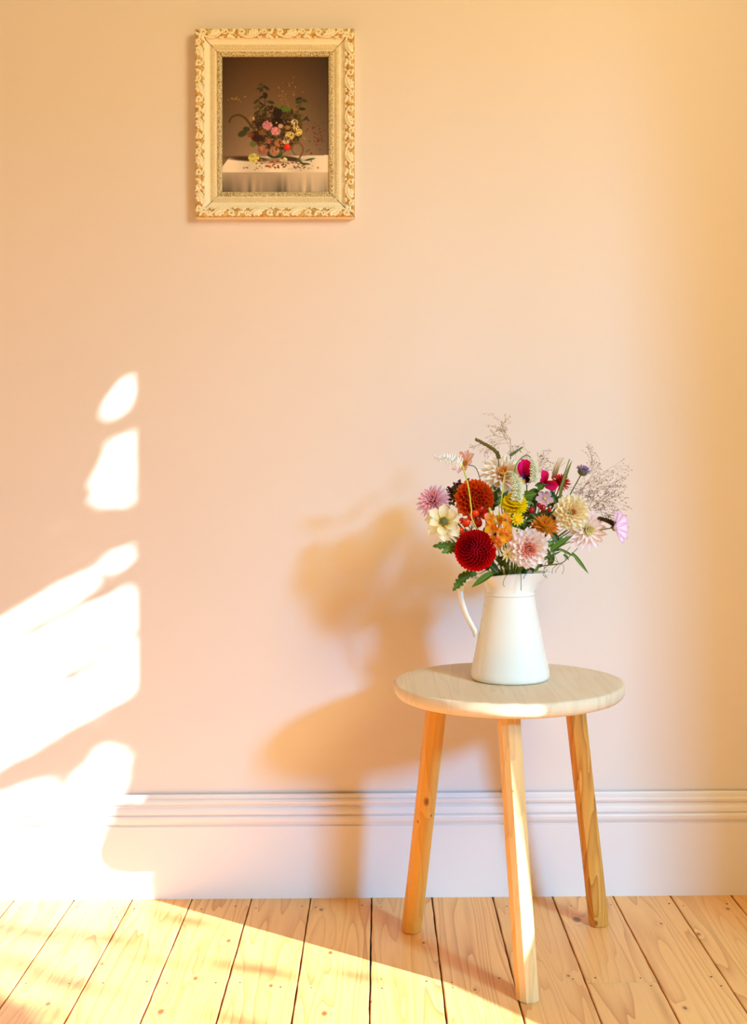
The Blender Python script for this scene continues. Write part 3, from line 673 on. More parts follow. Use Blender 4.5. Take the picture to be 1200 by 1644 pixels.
M_wspike = simple('white_floret', (255, 255, 255), .0); M_cream_cat = simple('cream_floret', (240, 242, 214), .06)
catkin('loosestrife', 'white tapering flower spike bending left above the zinnia', [at(742, 745, 2.08), at(728, 738, 2.075), at(714, 736, 2.07), at(704, 737, 2.07), at(697, 730, 2.07)],
       lambda f: .0085 * (1 - f) ** 1.2 * (1 if f > .06 else .8) + .0006, M_wspike, 210, .0055, [jb(-.01), jm(-.01, -.01), at(762, 842, 2.06), at(757, 815, 2.05), at(752, 780, 2.055), at(742, 745, 2.08)], M_stem_y, r_stem=.0013)
catkin('burnet', 'fluffy cream catkin drooping over the yellow strawflower', [at(815, 757, 2.07), at(824, 763, 2.06), at(830, 776, 2.055), at(832, 790, 2.052), at(829, 803, 2.05)],
       lambda f: .0072 * math.sin(min(1, f * 1.5 + .12) * math.pi / 2), M_cream_cat, 260, .0034, [jb(-.005), jm(0, -.01), at(801, 842, 2.06), at(806, 800, 2.062), at(810, 765, 2.066), at(815, 757, 2.07)], M_stem_y)
catkin('burnet', 'slender cream catkin hanging from an arched stem above the sweet pea', [at(853, 735, 2.09), at(857, 745, 2.09), at(858, 757, 2.09), at(857, 772, 2.09)],
       lambda f: .0046 * math.sin(min(1, f * 1.5 + .2) * math.pi / 2), M_cream_cat, 150, .003, [jb(.005), jm(0, .01), at(822, 800, 2.12), at(827, 754, 2.10), at(834, 739, 2.10), at(845, 731, 2.095), at(853, 735, 2.09)], M_stem)
catkin('foxtail_grass', 'long brown-green foxtail grass head arching left at the top', [at(801, 737, 2.12), at(799, 728, 2.12), at(789, 719, 2.12), at(777, 712, 2.12), at(764, 705, 2.12)],
       lambda f: .0034 * (1 - .35 * f), simple('foxtail_seed', (142, 124, 62), .3, scale=500), 240, .0008, [jb(0, .01), jm(0, .01), at(803, 790, 2.15), at(801, 737, 2.12)], M_stem_d, fname='seeds', cat='grass')
catkin('foxtail_grass', 'short green foxtail grass head pointing up right at the top', [at(820, 731, 2.13), at(829, 725, 2.13), at(839, 718, 2.13)],
       lambda f: .0026 * (1 - .5 * f), simple('green_foxtail_seed', (150, 156, 96), .2, scale=500), 110, .0006, [jb(0, .01), jm(.004, .015), at(822, 780, 2.15), at(820, 731, 2.13)], M_stem_d, fname='seeds', cat='grass')
catkin('foxtail_grass', 'dark brown foxtail grass head lying before the far right cosmos stem', [at(960, 832, 2.105), at(970, 834, 2.10), at(980, 838, 2.095), at(987, 842, 2.09)],
       lambda f: .0026 + .0016 * f, simple('dark_foxtail_seed', (88, 70, 40), .3, scale=500), 150, .0012, [jb(.01), jm(.015), at(920, 850, 2.14), at(960, 832, 2.105)], M_stem_d, fname='seeds', cat='grass')
# tan fan of grass
o = thing('grass_fan', jb(.005, .01), 'tan fan of straight straw awns behind the magenta flower', 'grass')
mb = MB(); mb.tube(bez([jb(.005, .01), jm(.01, .015), at(884, 790, 2.16), at(888, 766, 2.14)], 6), .0009, 5); put('stem', mb.mesh('stem', M_stem_b), o)
mb = MB()
for k in range(9): x1 = 891 + k * 2.2 + rnd.uniform(-1, 1); mb.tube([at(886 + k * .9, 768, 2.14), at((886 + x1) / 2 + 1, 750, 2.14), at(x1, 730 + abs(k - 5) * 2.2 + rnd.uniform(0, 6), 2.14)], [.0006, .0006, .0003], 4)
put('awns', mb.mesh('awns', simple('straw_awn', (204, 168, 118), .1)), o, kind='stuff')

# airy panicum
def panicum(label, stem, reach, n, seed, px_dirs, mat_s, mat_seed, seeds=1.0, seg=4):
    g = random.Random(seed); o = thing('panic_grass', stem[0], label, 'grass')
    mb = MB(); mb.tube(bez(stem, 8), .0006, 5); put('stem', mb.mesh('stem', mat_s), o)
    ms, md = MB(), MB(); top = Vector(stem[-1])
    def grow(p, d, L, lev):
        pts = [p]; q = p.copy(); dd = d.copy()
        for k in range(4):
            dd = (dd + Vector((g.uniform(-.12, .12), g.uniform(-.12, .12), g.uniform(-.14, .08)))).normalized(); q = q + dd * L / 4; pts.append(q.copy())
        r0 = (.00032, .00024, .00018, .00016)[lev]; ms.tube(pts, [r0, r0, r0, r0 * .9, r0 * .8], 3, False)
        if lev < 3:
            for k in range((4, 3, 3)[lev]):
                a = pts[g.randint(1, 4)]; e = (dd + Vector((g.uniform(-.8, .8), g.uniform(-.6, .6), g.uniform(-.7, .7)))).normalized(); grow(a, e, L * g.uniform(.35, .6), lev + 1)
        elif g.random() < seeds: md.ball(q, .0008 * g.uniform(.7, 1.3), 5, 3, (.7, .7, 1.5), dd)
    for k in range(n):
        a0, a1 = px_dirs; a = R(g.uniform(a0, a1)); d = Vector((math.cos(a), g.uniform(-.45, .3), math.sin(a))).normalized()
        grow(top - Vector((0, 0, g.uniform(0, .02))), d, reach * g.uniform(.6, 1.0), 0)
    put('branchlets', ms.mesh('branchlets', mat_s), o, kind='stuff'); put('seeds', md.mesh('seeds', mat_seed), o, kind='stuff')
M_pan = simple('panic_stem', (190, 158, 120), .1); M_pand = simple('panic_stem_brown', (146, 116, 88), .1); M_seed = simple('panic_seed', (120, 76, 58), .2)
panicum('airy pale panic grass plume spraying up left of the foxtail', [jb(-.01, .02), jm(-.006, .02), at(815, 790, 2.19), at(820, 745, 2.18), at(820, 704, 2.17)], .050, 6, 3, (95, 190), M_pan, M_pan, .8)
panicum('thin panic grass spray in the gap over the sweet pea', [jb(0, .02), jm(.004, .02), at(845, 790, 2.19), at(858, 760, 2.18)], .055, 5, 5, (40, 140), M_pan, M_seed, 1)
panicum('panic grass plume with long arms sweeping to the upper right', [jb(.01, .02), jm(.014, .018), at(905, 815, 2.17), at(922, 790, 2.16)], .084, 8, 11, (5, 62), M_pan, M_seed, 1)
panicum('dense dark panic grass tangle behind the cream dahlia', [jb(.012, .02), jm(.016, .015), at(915, 840, 2.18), at(935, 822, 2.16)], .050, 9, 17, (15, 110), M_pand, M_seed, 1)

# hips and berries
o = thing('rosehip_sprig', jb(-.012), 'sprig of glossy orange-red hips between the rust and crimson dahlias', 'berries')
mb = MB(); mb.tube(bez([jb(-.012), jm(-.015), at(765, 880, 2.11), at(757, 850, 2.10)], 6), .0013, 5); put('stem', mb.mesh('stem', M_stem), o)
M_hip = simple('orange_hip', (236, 62, 16), .12, .2); M_hipr = simple('red_hip', (190, 24, 18), .12, .2)
for (x, y, r, m_) in [(749, 839, 7, M_hip), (768, 840, 7, M_hipr), (764, 824, 6, M_hip), (740, 852, 6, M_hip), (772, 818, 6, M_hipr), (757, 830, 6, M_hipr), (779, 828, 6, M_hipr), (742, 836, 5, M_hipr)]:
    mb = MB(); c = at(x, y, 2.078 + rnd.uniform(-.004, .006)); ax = Vector((rnd.uniform(-.6, .6), -.6, .5)).normalized(); mb.ball(c, r * .00104, 12, 8, (1, 1, 1.15), ax)
    ob = put('hip', mb.mesh('hip', m_), o)
    mb = MB(); mb.ball(c + ax * r * .0011, .0017, 6, 4); mb.tube([c - ax * r * .001, c.lerp(at(757, 850, 2.1), .6), at(757, 850, 2.1)], .0005, 4); put('crown', mb.mesh('crown', M_stem_b), ob)
o = thing('berry_sprig', jb(.008), 'sprig of small dark red berries left of the cream dahlia', 'berries')
mb = MB(); mb.tube(bez([jb(.008), jm(.006), at(862, 850, 2.13), at(862, 830, 2.10)], 6), .001, 5); put('stem', mb.mesh('stem', M_stem), o)
M_ber = simple('crimson_berry', (158, 10, 24), .15, .3)
for (x, y, r) in [(854, 819, 5.2), (872, 815, 5), (866, 811, 4), (831, 823, 3.6), (883, 818, 3.5)]:
    mb = MB(); c = at(x, y, 2.085); mb.ball(c, r * .00105, 10, 7, (1, 1, 1.05)); mb.tube([c, c.lerp(at(862, 835, 2.1), .5) + Vector((0, .004, 0)), at(862, 835, 2.1)], .0005, 4); put('berry', mb.mesh('berry', M_ber), o)

# leaves
def leaf_mb(L=1, W=.4, fold=.25, curl=-.15, lobes=0, nl=10):
    mb = MB(); V = []; UV = []
    for i in range(nl + 1):
        t = i / nl; wd = (math.sin(math.pi * min(1, t ** .75)) ** .8 if 0 < t < 1 else .02)
        if lobes: wd *= .62 + .55 * (abs(math.sin(t * math.pi * lobes)) ** .7) - .1
        for s in (-1, -.5, 0, .5, 1): V.append((L * t + (abs(s) * .05 * L if lobes else 0), s * W / 2 * wd, fold * W * abs(s) * wd + curl * L * t * t)); UV.append((t, (s + 1) / 2))
    return mb.add(V, [(i * 5 + k, i * 5 + k + 1, i * 5 + k + 6, i * 5 + k + 5) for i in range(nl) for k in range(4)], UV)
LM = {k: leaf_mb(1, *v).mesh('leaf', m_) for k, (v, m_) in {'plain': ((.42, .25, -.15), M_leaf), 'deep': ((.45, .25, -.2), M_leaf_d), 'lobed': ((.62, .15, -.12, 3, 14), M_leaf), 'slim': ((.26, .3, -.1), M_leaf), 'fern': ((.46, .1, -.12, 5, 30), M_leaf), 'narrow': ((.14, .3, -.12), M_leaf), 'blade': ((.10, .3, -.25), M_leaf_o), 'broad': ((.6, .2, -.1), M_leaf)}.items()}
def leaf_dir(p, q, up=Vector((0, -.8, .6))):
    d = q - p; L = d.length; x = d.normalized(); y = up.cross(x).normalized(); z = x.cross(y)
    return Matrix.Translation(p) @ Matrix(((x.x, y.x, z.x, 0), (x.y, y.y, z.y, 0), (x.z, y.z, z.z, 0), (0, 0, 0, 1))) @ Matrix.Scale(L, 4)
def leafy(name, label, stem, leaves, mstem=M_stem, r=.0012, cat='foliage', group=None):
    o = thing(name, stem[0], label, cat, group); P = bez(stem, 7)
    mb = MB(); mb.tube(P, [r * (1 - .5 * i / len(P)) for i in range(len(P))], 6); put('stem', mb.mesh('stem', mstem), o)
    for (a, b_, k) in leaves: put('leaf', LM[k], o, leaf_dir(a, b_, Vector((rnd.uniform(-.4, .4), -1, rnd.uniform(.2, .8)))))
    return o
A = at
leafy('leafy_stem', 'lobed green leaves poking out left below the zinnia', [jb(-.01), jm(-.022, -.005), A(738, 890, 2.09), A(722, 877, 2.085)],
      [(A(736, 877, 2.085), A(697, 875, 2.08), 'fern'), (A(734, 879, 2.08), A(712, 886, 2.06), 'fern'), (A(736, 878, 2.09), A(722, 862, 2.09), 'narrow'), (A(735, 878, 2.09), A(715, 866, 2.085), 'narrow'), (A(741, 890, 2.09), A(728, 865, 2.09), 'narrow')])
leafy('leafy_stem', 'lobed leaf drooping over the jug rim above its handle', [jb(-.012), jm(-.03, -.008), A(768, 921, 2.10)],
      [(A(768, 921, 2.095), A(738, 922, 2.09), 'fern'), (A(750, 921, 2.092), A(728, 947, 2.085), 'fern'), (A(756, 922, 2.09), A(737, 934, 2.085), 'fern')], M_stem)
leafy('leafy_stem', 'pointed green leaf lying across the jug rim below the crimson dahlia', [jb(-.008), jm(-.02, -.018), A(790, 922, 2.085)], [(A(794, 918, 2.083), A(757, 942, 2.078), 'slim'), (A(800, 920, 2.083), A(783, 900, 2.085), 'deep')])
leafy('leafy_stem', 'narrow olive leaves spreading right below the blush dahlia', [jb(.012), jm(.025, -.005), A(885, 893, 2.10), A(900, 868, 2.10)],
      [(A(884, 886, 2.09), A(919, 858, 2.085), 'slim'), (A(886, 889, 2.10), A(905, 857, 2.10), 'narrow'), (A(896, 880, 2.10), A(925, 894, 2.09), 'narrow'), (A(918, 886, 2.09), A(946, 921, 2.08), 'narrow'), (A(890, 870, 2.1), A(872, 880, 2.09), 'plain'), (A(897, 872, 2.10), A(884, 850, 2.10), 'deep')], M_stem_d)
o = leafy('nigella_stem', 'wiry thread-leaved green stem leaning right out of the jug spout', [jb(.015), jm(.035, -.005), A(900, 905, 2.085), A(912, 896, 2.08), A(928, 880, 2.08)], [(A(905, 890, 2.09), A(914, 898, 2.08), 'plain')], M_stem_d, .0011)
mb = MB()
for pts in [[(900, 905), (890, 900), (878, 902), (874, 912)], [(900, 905), (885, 906), (874, 914), (877, 926)], [(897, 904), (892, 893), (886, 884)], [(903, 904), (906, 912), (903, 922)], [(902, 905), (894, 914), (892, 920)], [(908, 900), (909, 888), (916, 878)], [(880, 914), (872, 922), (880, 928)], [(895, 907), (888, 913), (887, 921)], [(912, 897), (905, 885), (895, 880)]]:
    mb.tube(bez([A(x, y, 2.082 + rnd.uniform(-.004, .004)) for x, y in pts], 4), .0005, 4)
put('thread_leaves', mb.mesh('thread_leaves', M_leaf_o), o, kind='stuff')
o = thing('grass_tuft', jb(0, -.01), 'thin grass blades hanging over the front of the jug rim', 'grass')
for pts in [[(820, 918), (812, 926), (808, 938), (811, 942)], [(836, 912), (837, 926), (837, 948)], [(846, 918), (842, 926), (841, 930)], [(822, 905), (818, 912), (822, 920)]]:
    mb = MB(); mb.tube(bez([A(pts[0][0], pts[0][1] - 10, 2.10)] + [A(x, y, 2.082) for x, y in pts], 5), .0006, 4); put('blade', mb.mesh('blade', M_leaf), o)
leafy('reed', 'upright olive grass blade in front of the brick-red flower', [jb(.005, .01), jm(.012, .01), A(895, 810, 2.11), A(904, 770, 2.105), A(915, 737, 2.10)], [(A(898, 800, 2.105), A(914, 738, 2.10), 'blade')], M_leaf_o, .0018, 'grass')
o = leafy('sedum', 'dark burgundy-green seed head left of the rust dahlia', [jb(-.012, .01), jm(-.02, .01), A(742, 840, 2.14), A(736, 800, 2.14)], [], M_stem)
g_ = random.Random(4); mb = MB(); mb2 = MB()
for k in range(260):
    x, y = 732 + g_.gauss(0, 6.5), 792 + g_.gauss(0, 8); c = A(x + (792 - y) * .35, y, 2.135 + g_.uniform(-.012, .012)); (mb if x < 727 or y < 780 else mb2).ball(c, .0027 * g_.uniform(.7, 1.3), 5, 3, (.7, .7, 1.6), Vector((g_.uniform(-1, 1), -.5, g_.uniform(-.2, 1))).normalized())
put('burgundy_florets', mb.mesh('burgundy_florets', simple('burgundy_floret', (92, 40, 44), .25)), o, kind='stuff'); put('green_florets', mb2.mesh('green_florets', simple('moss_floret', (70, 82, 36), .3)), o, kind='stuff')

# green filling between the flowers: leafy stems, each with its own spot
fill = [('deep green leaves in the shade under the strawflower', (838, 842, 2.10)), ('dense green leaves right of the small yellow bloom', (862, 838, 2.10)), ('green leaves beneath the peach dahlia', (800, 800, 2.12)),
        ('green leaves under the mauve five-petalled flower', (858, 800, 2.12)), ('dark leaves between the crimson dahlia and the hips', (752, 862, 2.11)), ('leaves filling the jug mouth under the snapdragon', (808, 905, 2.10)),
        ('leaves standing over the jug mouth right of the coral dahlia', (880, 888, 2.12)), ('leaves behind the rust dahlia and the peach dahlia', (785, 812, 2.14)), ('leaves between the snapdragon and the rust dahlia', (784, 858, 2.10)), ('leaves behind the bronze chrysanthemum', (882, 826, 2.13)),
        ('short leaves at the jug mouth under the crimson dahlia', (782, 908, 2.10)), ('leaves above the jug spout', (862, 908, 2.11)), ('leaves around the dark red berries', (848, 826, 2.12)), ('leaves between the brick-red flower and the cream dahlia', (893, 803, 2.13)), ('leaves below the hips behind the crimson dahlia', (775, 880, 2.12))]
for i, (lb, (x, y, Y)) in enumerate(fill):
    tip = A(x, y, Y); lv = []
    for k in range(11):
        a = rnd.uniform(0, 6.283); L = rnd.uniform(14, 26); p = A(x + rnd.uniform(-10, 10), y + rnd.uniform(-8, 10), Y + rnd.uniform(-.006, .008))
        if y > 895: a = rnd.uniform(-2.6, -.5); L *= .75
        lv.append((p, A(x + L * math.cos(a) * .9, y + L * math.sin(a) * .9, Y + rnd.uniform(-.012, .012)), rnd.choice(['plain', 'deep', 'deep', 'narrow', 'deep'])))
    d = Vector((tip.x - MOUTH.x, tip.y - MOUTH.y, 0)) * .35
    leafy('leafy_stem', lb, [jb(d.x * .3, d.y * .3), MOUTH + d, MOUTH.lerp(tip, .6) + d * .3, tip], lv, group='green stems filling the bunch')
for (x, y, x2, y2, k, Y, lb) in [(846, 797, 862, 792, 'broad', 2.10, 'single rounded green leaf right of the cream catkin')]:
    leafy('leafy_stem', lb, [jb(.004), jm(.006), A(845, 820, 2.12), A(846, 797, 2.10)], [(A(x - 4, y, Y), A(x2, y2, Y - .01), k), (A(842, 806, Y), A(858, 808, Y), 'plain')])

# ------------------------------------------------------------------ framed picture
def srgb_arr(a): a = a / 255.0; return np.where(a <= .04045, a / 12.92, ((a + .055) / 1.055) ** 2.4)
def paint(W, Hh):
    g = np.random.RandomState(5); sx = W / 174.0; sy = Hh / 219.0
    yy, xx = np.mgrid[0:Hh, 0:W].astype(float); PXx = (xx / sx + 7) * 6.316; PYy = (yy / sy - 35) * 6.316    # coordinates of the sketch grid
    img = np.zeros((Hh, W, 3)); f = np.clip((PYy + 220) / 1000, 0, 1)[..., None]
    img[:] = np.array((74, 46, 22)) * (1 - f) + np.array((150, 116, 90)) * f
    side = np.clip(np.abs(PXx - 560) / 560, 0, 1)[..., None]; img *= 1.08 - .32 * side ** 2.2
    img += 10 * np.sin(PXx * .01)[..., None] * 0 + g.normal(0, 2.0, (Hh, W, 1))
    def ell(cx, cy, rx, ry, col, ang=0, soft=.25, a=1.0):
        c, s = math.cos(R(ang)), math.sin(R(ang)); dx, dy = PXx - cx, PYy - cy
        d = np.sqrt(((dx * c + dy * s) / rx) ** 2 + ((-dx * s + dy * c) / ry) ** 2)
        m = np.clip((1 + soft / 2 - d) / soft, 0, 1)[..., None] * a; img[:] = img * (1 - m) + np.array(col) * m
    def line(pts, w, col):
        pts = bez([(x, y, 0) for x, y in pts], 6)
        for k in range(len(pts) - 1):
            a, b = pts[k], pts[k + 1]; d = b - a; ell((a.x + b.x) / 2, (a.y + b.y) / 2, d.length * .6 + 1, w, col, math.degrees(math.atan2(d.y, d.x)), .8)
    # table with linen cloth
    top = (PYy > 790 + (560 - PXx) * .02) & (PXx > 110 - (PYy - 820) * .75)
    m = (top & (PYy < 955))[..., None]; lum = 1 + .06 * np.sin(PXx * .013)[..., None]; img[:] = np.where(m, np.array((236, 212, 186)) * lum, img)
    cl = (PYy >= 950)[..., None]; st = np.zeros((Hh, W)); 
    for k in range(60): st += g.uniform(-1, 1) * np.exp(-((PXx - g.uniform(40, 1150) - (PYy - 1050) * g.uniform(-.1, .1)) / g.uniform(8, 26)) ** 2)
    dep = np.clip((PYy - 950) / 200, 0, 1); sh = 1 - .13 * dep * (1 + st) - .25 * dep * np.exp(-((PXx - 640) / 70) ** 2) - .3 * dep * np.exp(-((PXx - 90) / 90) ** 2)
    bc = np.array((186, 158, 132)) + np.clip((PXx - 560) / 300, 0, 1)[..., None] * np.array((36, 34, 28)); img[:] = np.where(cl, bc * np.clip(sh, .3, 1.1)[..., None], img)
    ell(330, 815, 220, 24, (70, 46, 28), 3, .7); ell(740, 815, 110, 24, (66, 48, 28), 8, .6); ell(590, 850, 160, 16, (150, 110, 84), 0, .8, .7)
    # yellow sparse sprays
    for k in range(46):
        x, y = (g.normal(720, 55), g.normal(170, 85)) if k < 34 else (g.normal(175, 40), g.normal(215, 18)); ell(x, y, g.uniform(4, 13), g.uniform(3, 7), (176, 128, 44), g.uniform(0, 180), .8, .75)
    # foliage mass
    for k in range(620):
        a, r_ = g.uniform(0, 6.28), g.uniform(0, 1) ** .6; x, y = 600 + 265 * r_ * math.cos(a), 510 + 225 * r_ * math.sin(a)
        ell(x, y, g.uniform(9, 30), g.uniform(5, 13), [(48, 34, 16), (66, 54, 24), (84, 66, 30), (40, 22, 12), (96, 60, 26), (58, 30, 18)][g.randint(6)], g.uniform(0, 180), .4, .92)
    def plume(pts, leaves, col):
        line(pts, 4, (70, 48, 26)); P = bez([(x, y, 0) for x, y in pts], 8)
        for k in range(leaves):
            p = P[int(k / leaves * (len(P) - 1))]; s = 1 if k % 2 else -1; ang = 25 * s + g.uniform(-20, 20); L = g.uniform(22, 36)
            ell(p.x + s * L * .8, p.y + 6, L, L * .42, col[g.randint(len(col))], ang, .3)
    dk = [(58, 52, 22), (44, 36, 16), (84, 74, 32)]
    plume([(460, 60), (470, 160), (490, 280), (500, 420)], 9, dk); ell(458, 70, 10, 24, (70, 62, 28), -15); ell(430, 108, 30, 13, (56, 50, 22), -5); ell(508, 106, 26, 14, (48, 42, 18), 30); ell(490, 178, 22, 32, (38, 30, 14)); ell(548, 246, 36, 16, (54, 52, 24), 15)
    plume([(855, 205), (845, 280), (800, 400)], 8, dk); plume([(430, 230), (430, 320), (440, 420)], 6, dk); plume([(920, 400), (890, 425), (840, 440)], 3, dk)
    for pts in ([(122, 450), (150, 395), (215, 372), (280, 400), (330, 460), (380, 520)],): line(pts, 13, (96, 72, 34)); line(pts, 6, (66, 48, 22))
    ell(260, 560, 50, 30, (62, 60, 28), -25); ell(300, 515, 36, 24, (58, 54, 26), 10); ell(365, 665, 34, 30, (104, 100, 50)); ell(350, 415, 24, 28, (140, 104, 66)); ell(372, 408, 10, 18, (200, 160, 130))
    ell(700, 315, 50, 26, (86, 106, 34), 5); ell(632, 290, 20, 20, (88, 110, 36)); ell(880, 270, 26, 12, (92, 92, 40), 40); ell(885, 610, 24, 10, (140, 134, 70), 40)
    # vase
    ell(585, 762, 78, 50, (40, 52, 30)); ell(590, 825, 50, 16, (160, 120, 90)); ell(640, 750, 20, 34, (66, 92, 52), 0, .6)
    def rose(cx, cy, r_, col, n=26):
        col = np.array(col, float); ell(cx, cy, r_ * .92, r_ * .8, col * .84, g.uniform(0, 90), .35); [ell(cx + r_ * .8 * math.cos(q_), cy + r_ * .7 * math.sin(q_), r_ * g.uniform(.22, .38), r_ * .2, np.clip(col * g.uniform(.75, 1.05), 0, 255), math.degrees(q_) + 90, .4) for q_ in np.arange(0, 6.2, .8)]
        for k in range(n):
            a, q = g.uniform(0, 6.28), g.uniform(.1, .8); ell(cx + r_ * q * math.cos(a), cy + r_ * q * .9 * math.sin(a), r_ * g.uniform(.14, .34), r_ * g.uniform(.06, .16), np.clip(col * g.uniform(.6, 1.2), 0, 255), math.degrees(a) + 90, .6, .85)
    for (cx, cy, r_, col) in [(615, 355, 52, (44, 16, 8)), (610, 445, 58, (40, 12, 12)), (400, 590, 60, (66, 22, 16)), (450, 550, 32, (140, 92, 24)), (340, 570, 34, (130, 72, 46)), (715, 500, 28, (176, 120, 30)), (465, 725, 56, (176, 112, 82)), (580, 738, 56, (206, 136, 100)),
                              (625, 655, 46, (190, 116, 74)), (525, 640, 26, (196, 104, 90)), (512, 478, 52, (232, 140, 150)), (594, 538, 50, (232, 142, 146)), (645, 485, 26, (222, 168, 146)), (785, 450, 38, (238, 206, 142)), (800, 500, 32, (246, 214, 150)), (822, 545, 44, (246, 206, 110)), (738, 582, 48, (246, 206, 120)), (700, 640, 34, (240, 200, 160)), (372, 808, 56, (234, 216, 110)), (688, 822, 24, (240, 222, 150))]: rose(cx, cy, r_, col)
    for k in range(70):
        a = g.uniform(0, 6.28); r_ = g.uniform(.2, 1) ** .5; x, y = 600 + 270 * r_ * math.cos(a), 540 + 220 * r_ * math.sin(a); ell(x, y, g.uniform(8, 22), g.uniform(4, 9), [(46, 32, 14), (70, 58, 26), (34, 18, 10), (104, 70, 30), (120, 60, 36)][g.randint(5)], g.uniform(0, 180), .4, .9)
    ell(712, 698, 34, 34, (226, 32, 10)); ell(722, 690, 18, 18, (250, 70, 24), 0, .6); ell(604, 452, 9, 9, (214, 150, 40))
    line([(770, 650), (830, 650), (872, 720), (840, 800), (798, 858)], 9, (122, 82, 40)); line([(780, 660), (760, 730), (800, 780)], 5, (90, 80, 40)); line([(940, 720), (900, 745)], 6, (84, 92, 44))
    for k in range(26): x, y = g.normal(1000, 50), g.normal(575, 60); ell(x, y, 8, 7, (104, 40, 30), 0, .5, .85)
    for (x, y) in [(1065, 635), (1020, 640), (955, 760), (1040, 515), (970, 508)]: ell(x, y, 9, 9, (130, 30, 24))
    for k in range(80): x, y = g.normal(620, 180), g.normal(880, 24); ell(x, y, g.uniform(6, 18), g.uniform(4, 8), [(150, 40, 30), (200, 150, 60), (110, 60, 30), (226, 180, 130), (90, 40, 24)][g.randint(5)], g.uniform(-30, 30), .5)
    for (x, y, a) in [(890, 865, 5), (940, 822, -12), (850, 850, 40)]: ell(x, y, 52, 10, (70, 80, 40), a, .5)
    return np.clip(img, 0, 255)

FC = at(443.2, 202.4, YW); FROT = R(0.32)     # the frame hangs a touch crooked
FM = Matrix.Translation((FC.x, YW, FC.z)) @ Matrix.Rotation(FROT, 4, 'Y') @ Matrix.Rotation(R(90), 4, 'X')   # local x right, y up, z out of the wall
FW, FH, BW = .3045, .3595, .0505
pic = thing('picture', (FC.x, YW, FC.z - FH / 2), 'floral still life print in an ornate cream and gold frame', 'picture')
GW, GH = 300, 376
img = srgb_arr(paint(GW, GH))
pw, ph_ = FW - 2 * BW + .004, FH - 2 * BW + .004
jj, ii = np.mgrid[0:GH, 0:GW]
vx = (ii / (GW - 1) - .5) * pw; vy = (.5 - jj / (GH - 1)) * ph_
V = np.stack([vx, vy, np.full_like(vx, .012)], -1).reshape(-1, 3)
idx = (jj * GW + ii)[:-1, :-1].ravel(); Fc = np.stack([idx, idx + GW, idx + GW + 1, idx + 1], -1)
pmz = bpy.data.meshes.new('print'); pmz.from_pydata(V.tolist(), [], Fc.tolist())
ca = pmz.color_attributes.new('ink', 'FLOAT_COLOR', 'POINT'); ca.data.foreach_set('color', np.concatenate([img.reshape(-1, 3), np.ones((GW * GH, 1))], 1).astype(np.float32).ravel())
m, t, b = new_mat('printed_picture', .45, spec=.3); an = t.add('ShaderNodeAttribute', attribute_name='ink'); t.link(an.outputs['Color'], b.inputs['Base Color'])
pmz.materials.append(m); put('print', pmz, pic, FM)
mb = MB(); mb.box((-FW / 2 + .006, -FH / 2 + .006, .001), (FW / 2 - .006, FH / 2 - .006, .0105)); put('backing', mb.mesh('backing', simple('backing_card', (84, 62, 42)), False), pic, FM)

def cream_mat(name, cream, gold, amount, sc_=140):
    m, t, b = new_mat(name, .5, spec=.35); v = coord(t)
    geo = t.add('ShaderNodeNewGeometry'); n1 = t.noise(v, sc_, 4, .6)
    f = t.math('MULTIPLY_ADD', t.math('ADD', n1, amount - .5), 6.0, -2.5, clamp=True)
    t.link(t.mix(f, s2l(cream), s2l(gold)), b.inputs['Base Color']); bump(t, b, t.noise(v, 500, 3), .2, .0006); return m
M_cream = cream_mat('cream_gesso', (250, 234, 202), (222, 178, 108), .22); M_orn = cream_mat('cream_scrollwork', (250, 236, 204), (206, 150, 62), .30, 230)
M_band = cream_mat('toned_band', (232, 208, 160), (206, 168, 106), .35, 300); M_gold = cream_mat('antique_gold', (228, 192, 124), (186, 136, 62), .5, 200); M_inner = cream_mat('mottled_inner_lip', (232, 214, 170), (146, 112, 60), .46, 420)
# rail profile: (distance in from the outer edge, height)
prof = [(0, 0), (0, .022), (.0015, .0265), (.005, .0285), (.011, .0275), (.0175, .0225), (.0195, .0205), (.024, .0180), (.0275, .0170), (.029, .0178), (.034, .0182), (.038, .0168), (.0392, .0150), (.0405, .0150), (.042, .0172), (.046, .0176), (.049, .0160), (.0505, .012), (.0505, .004)]
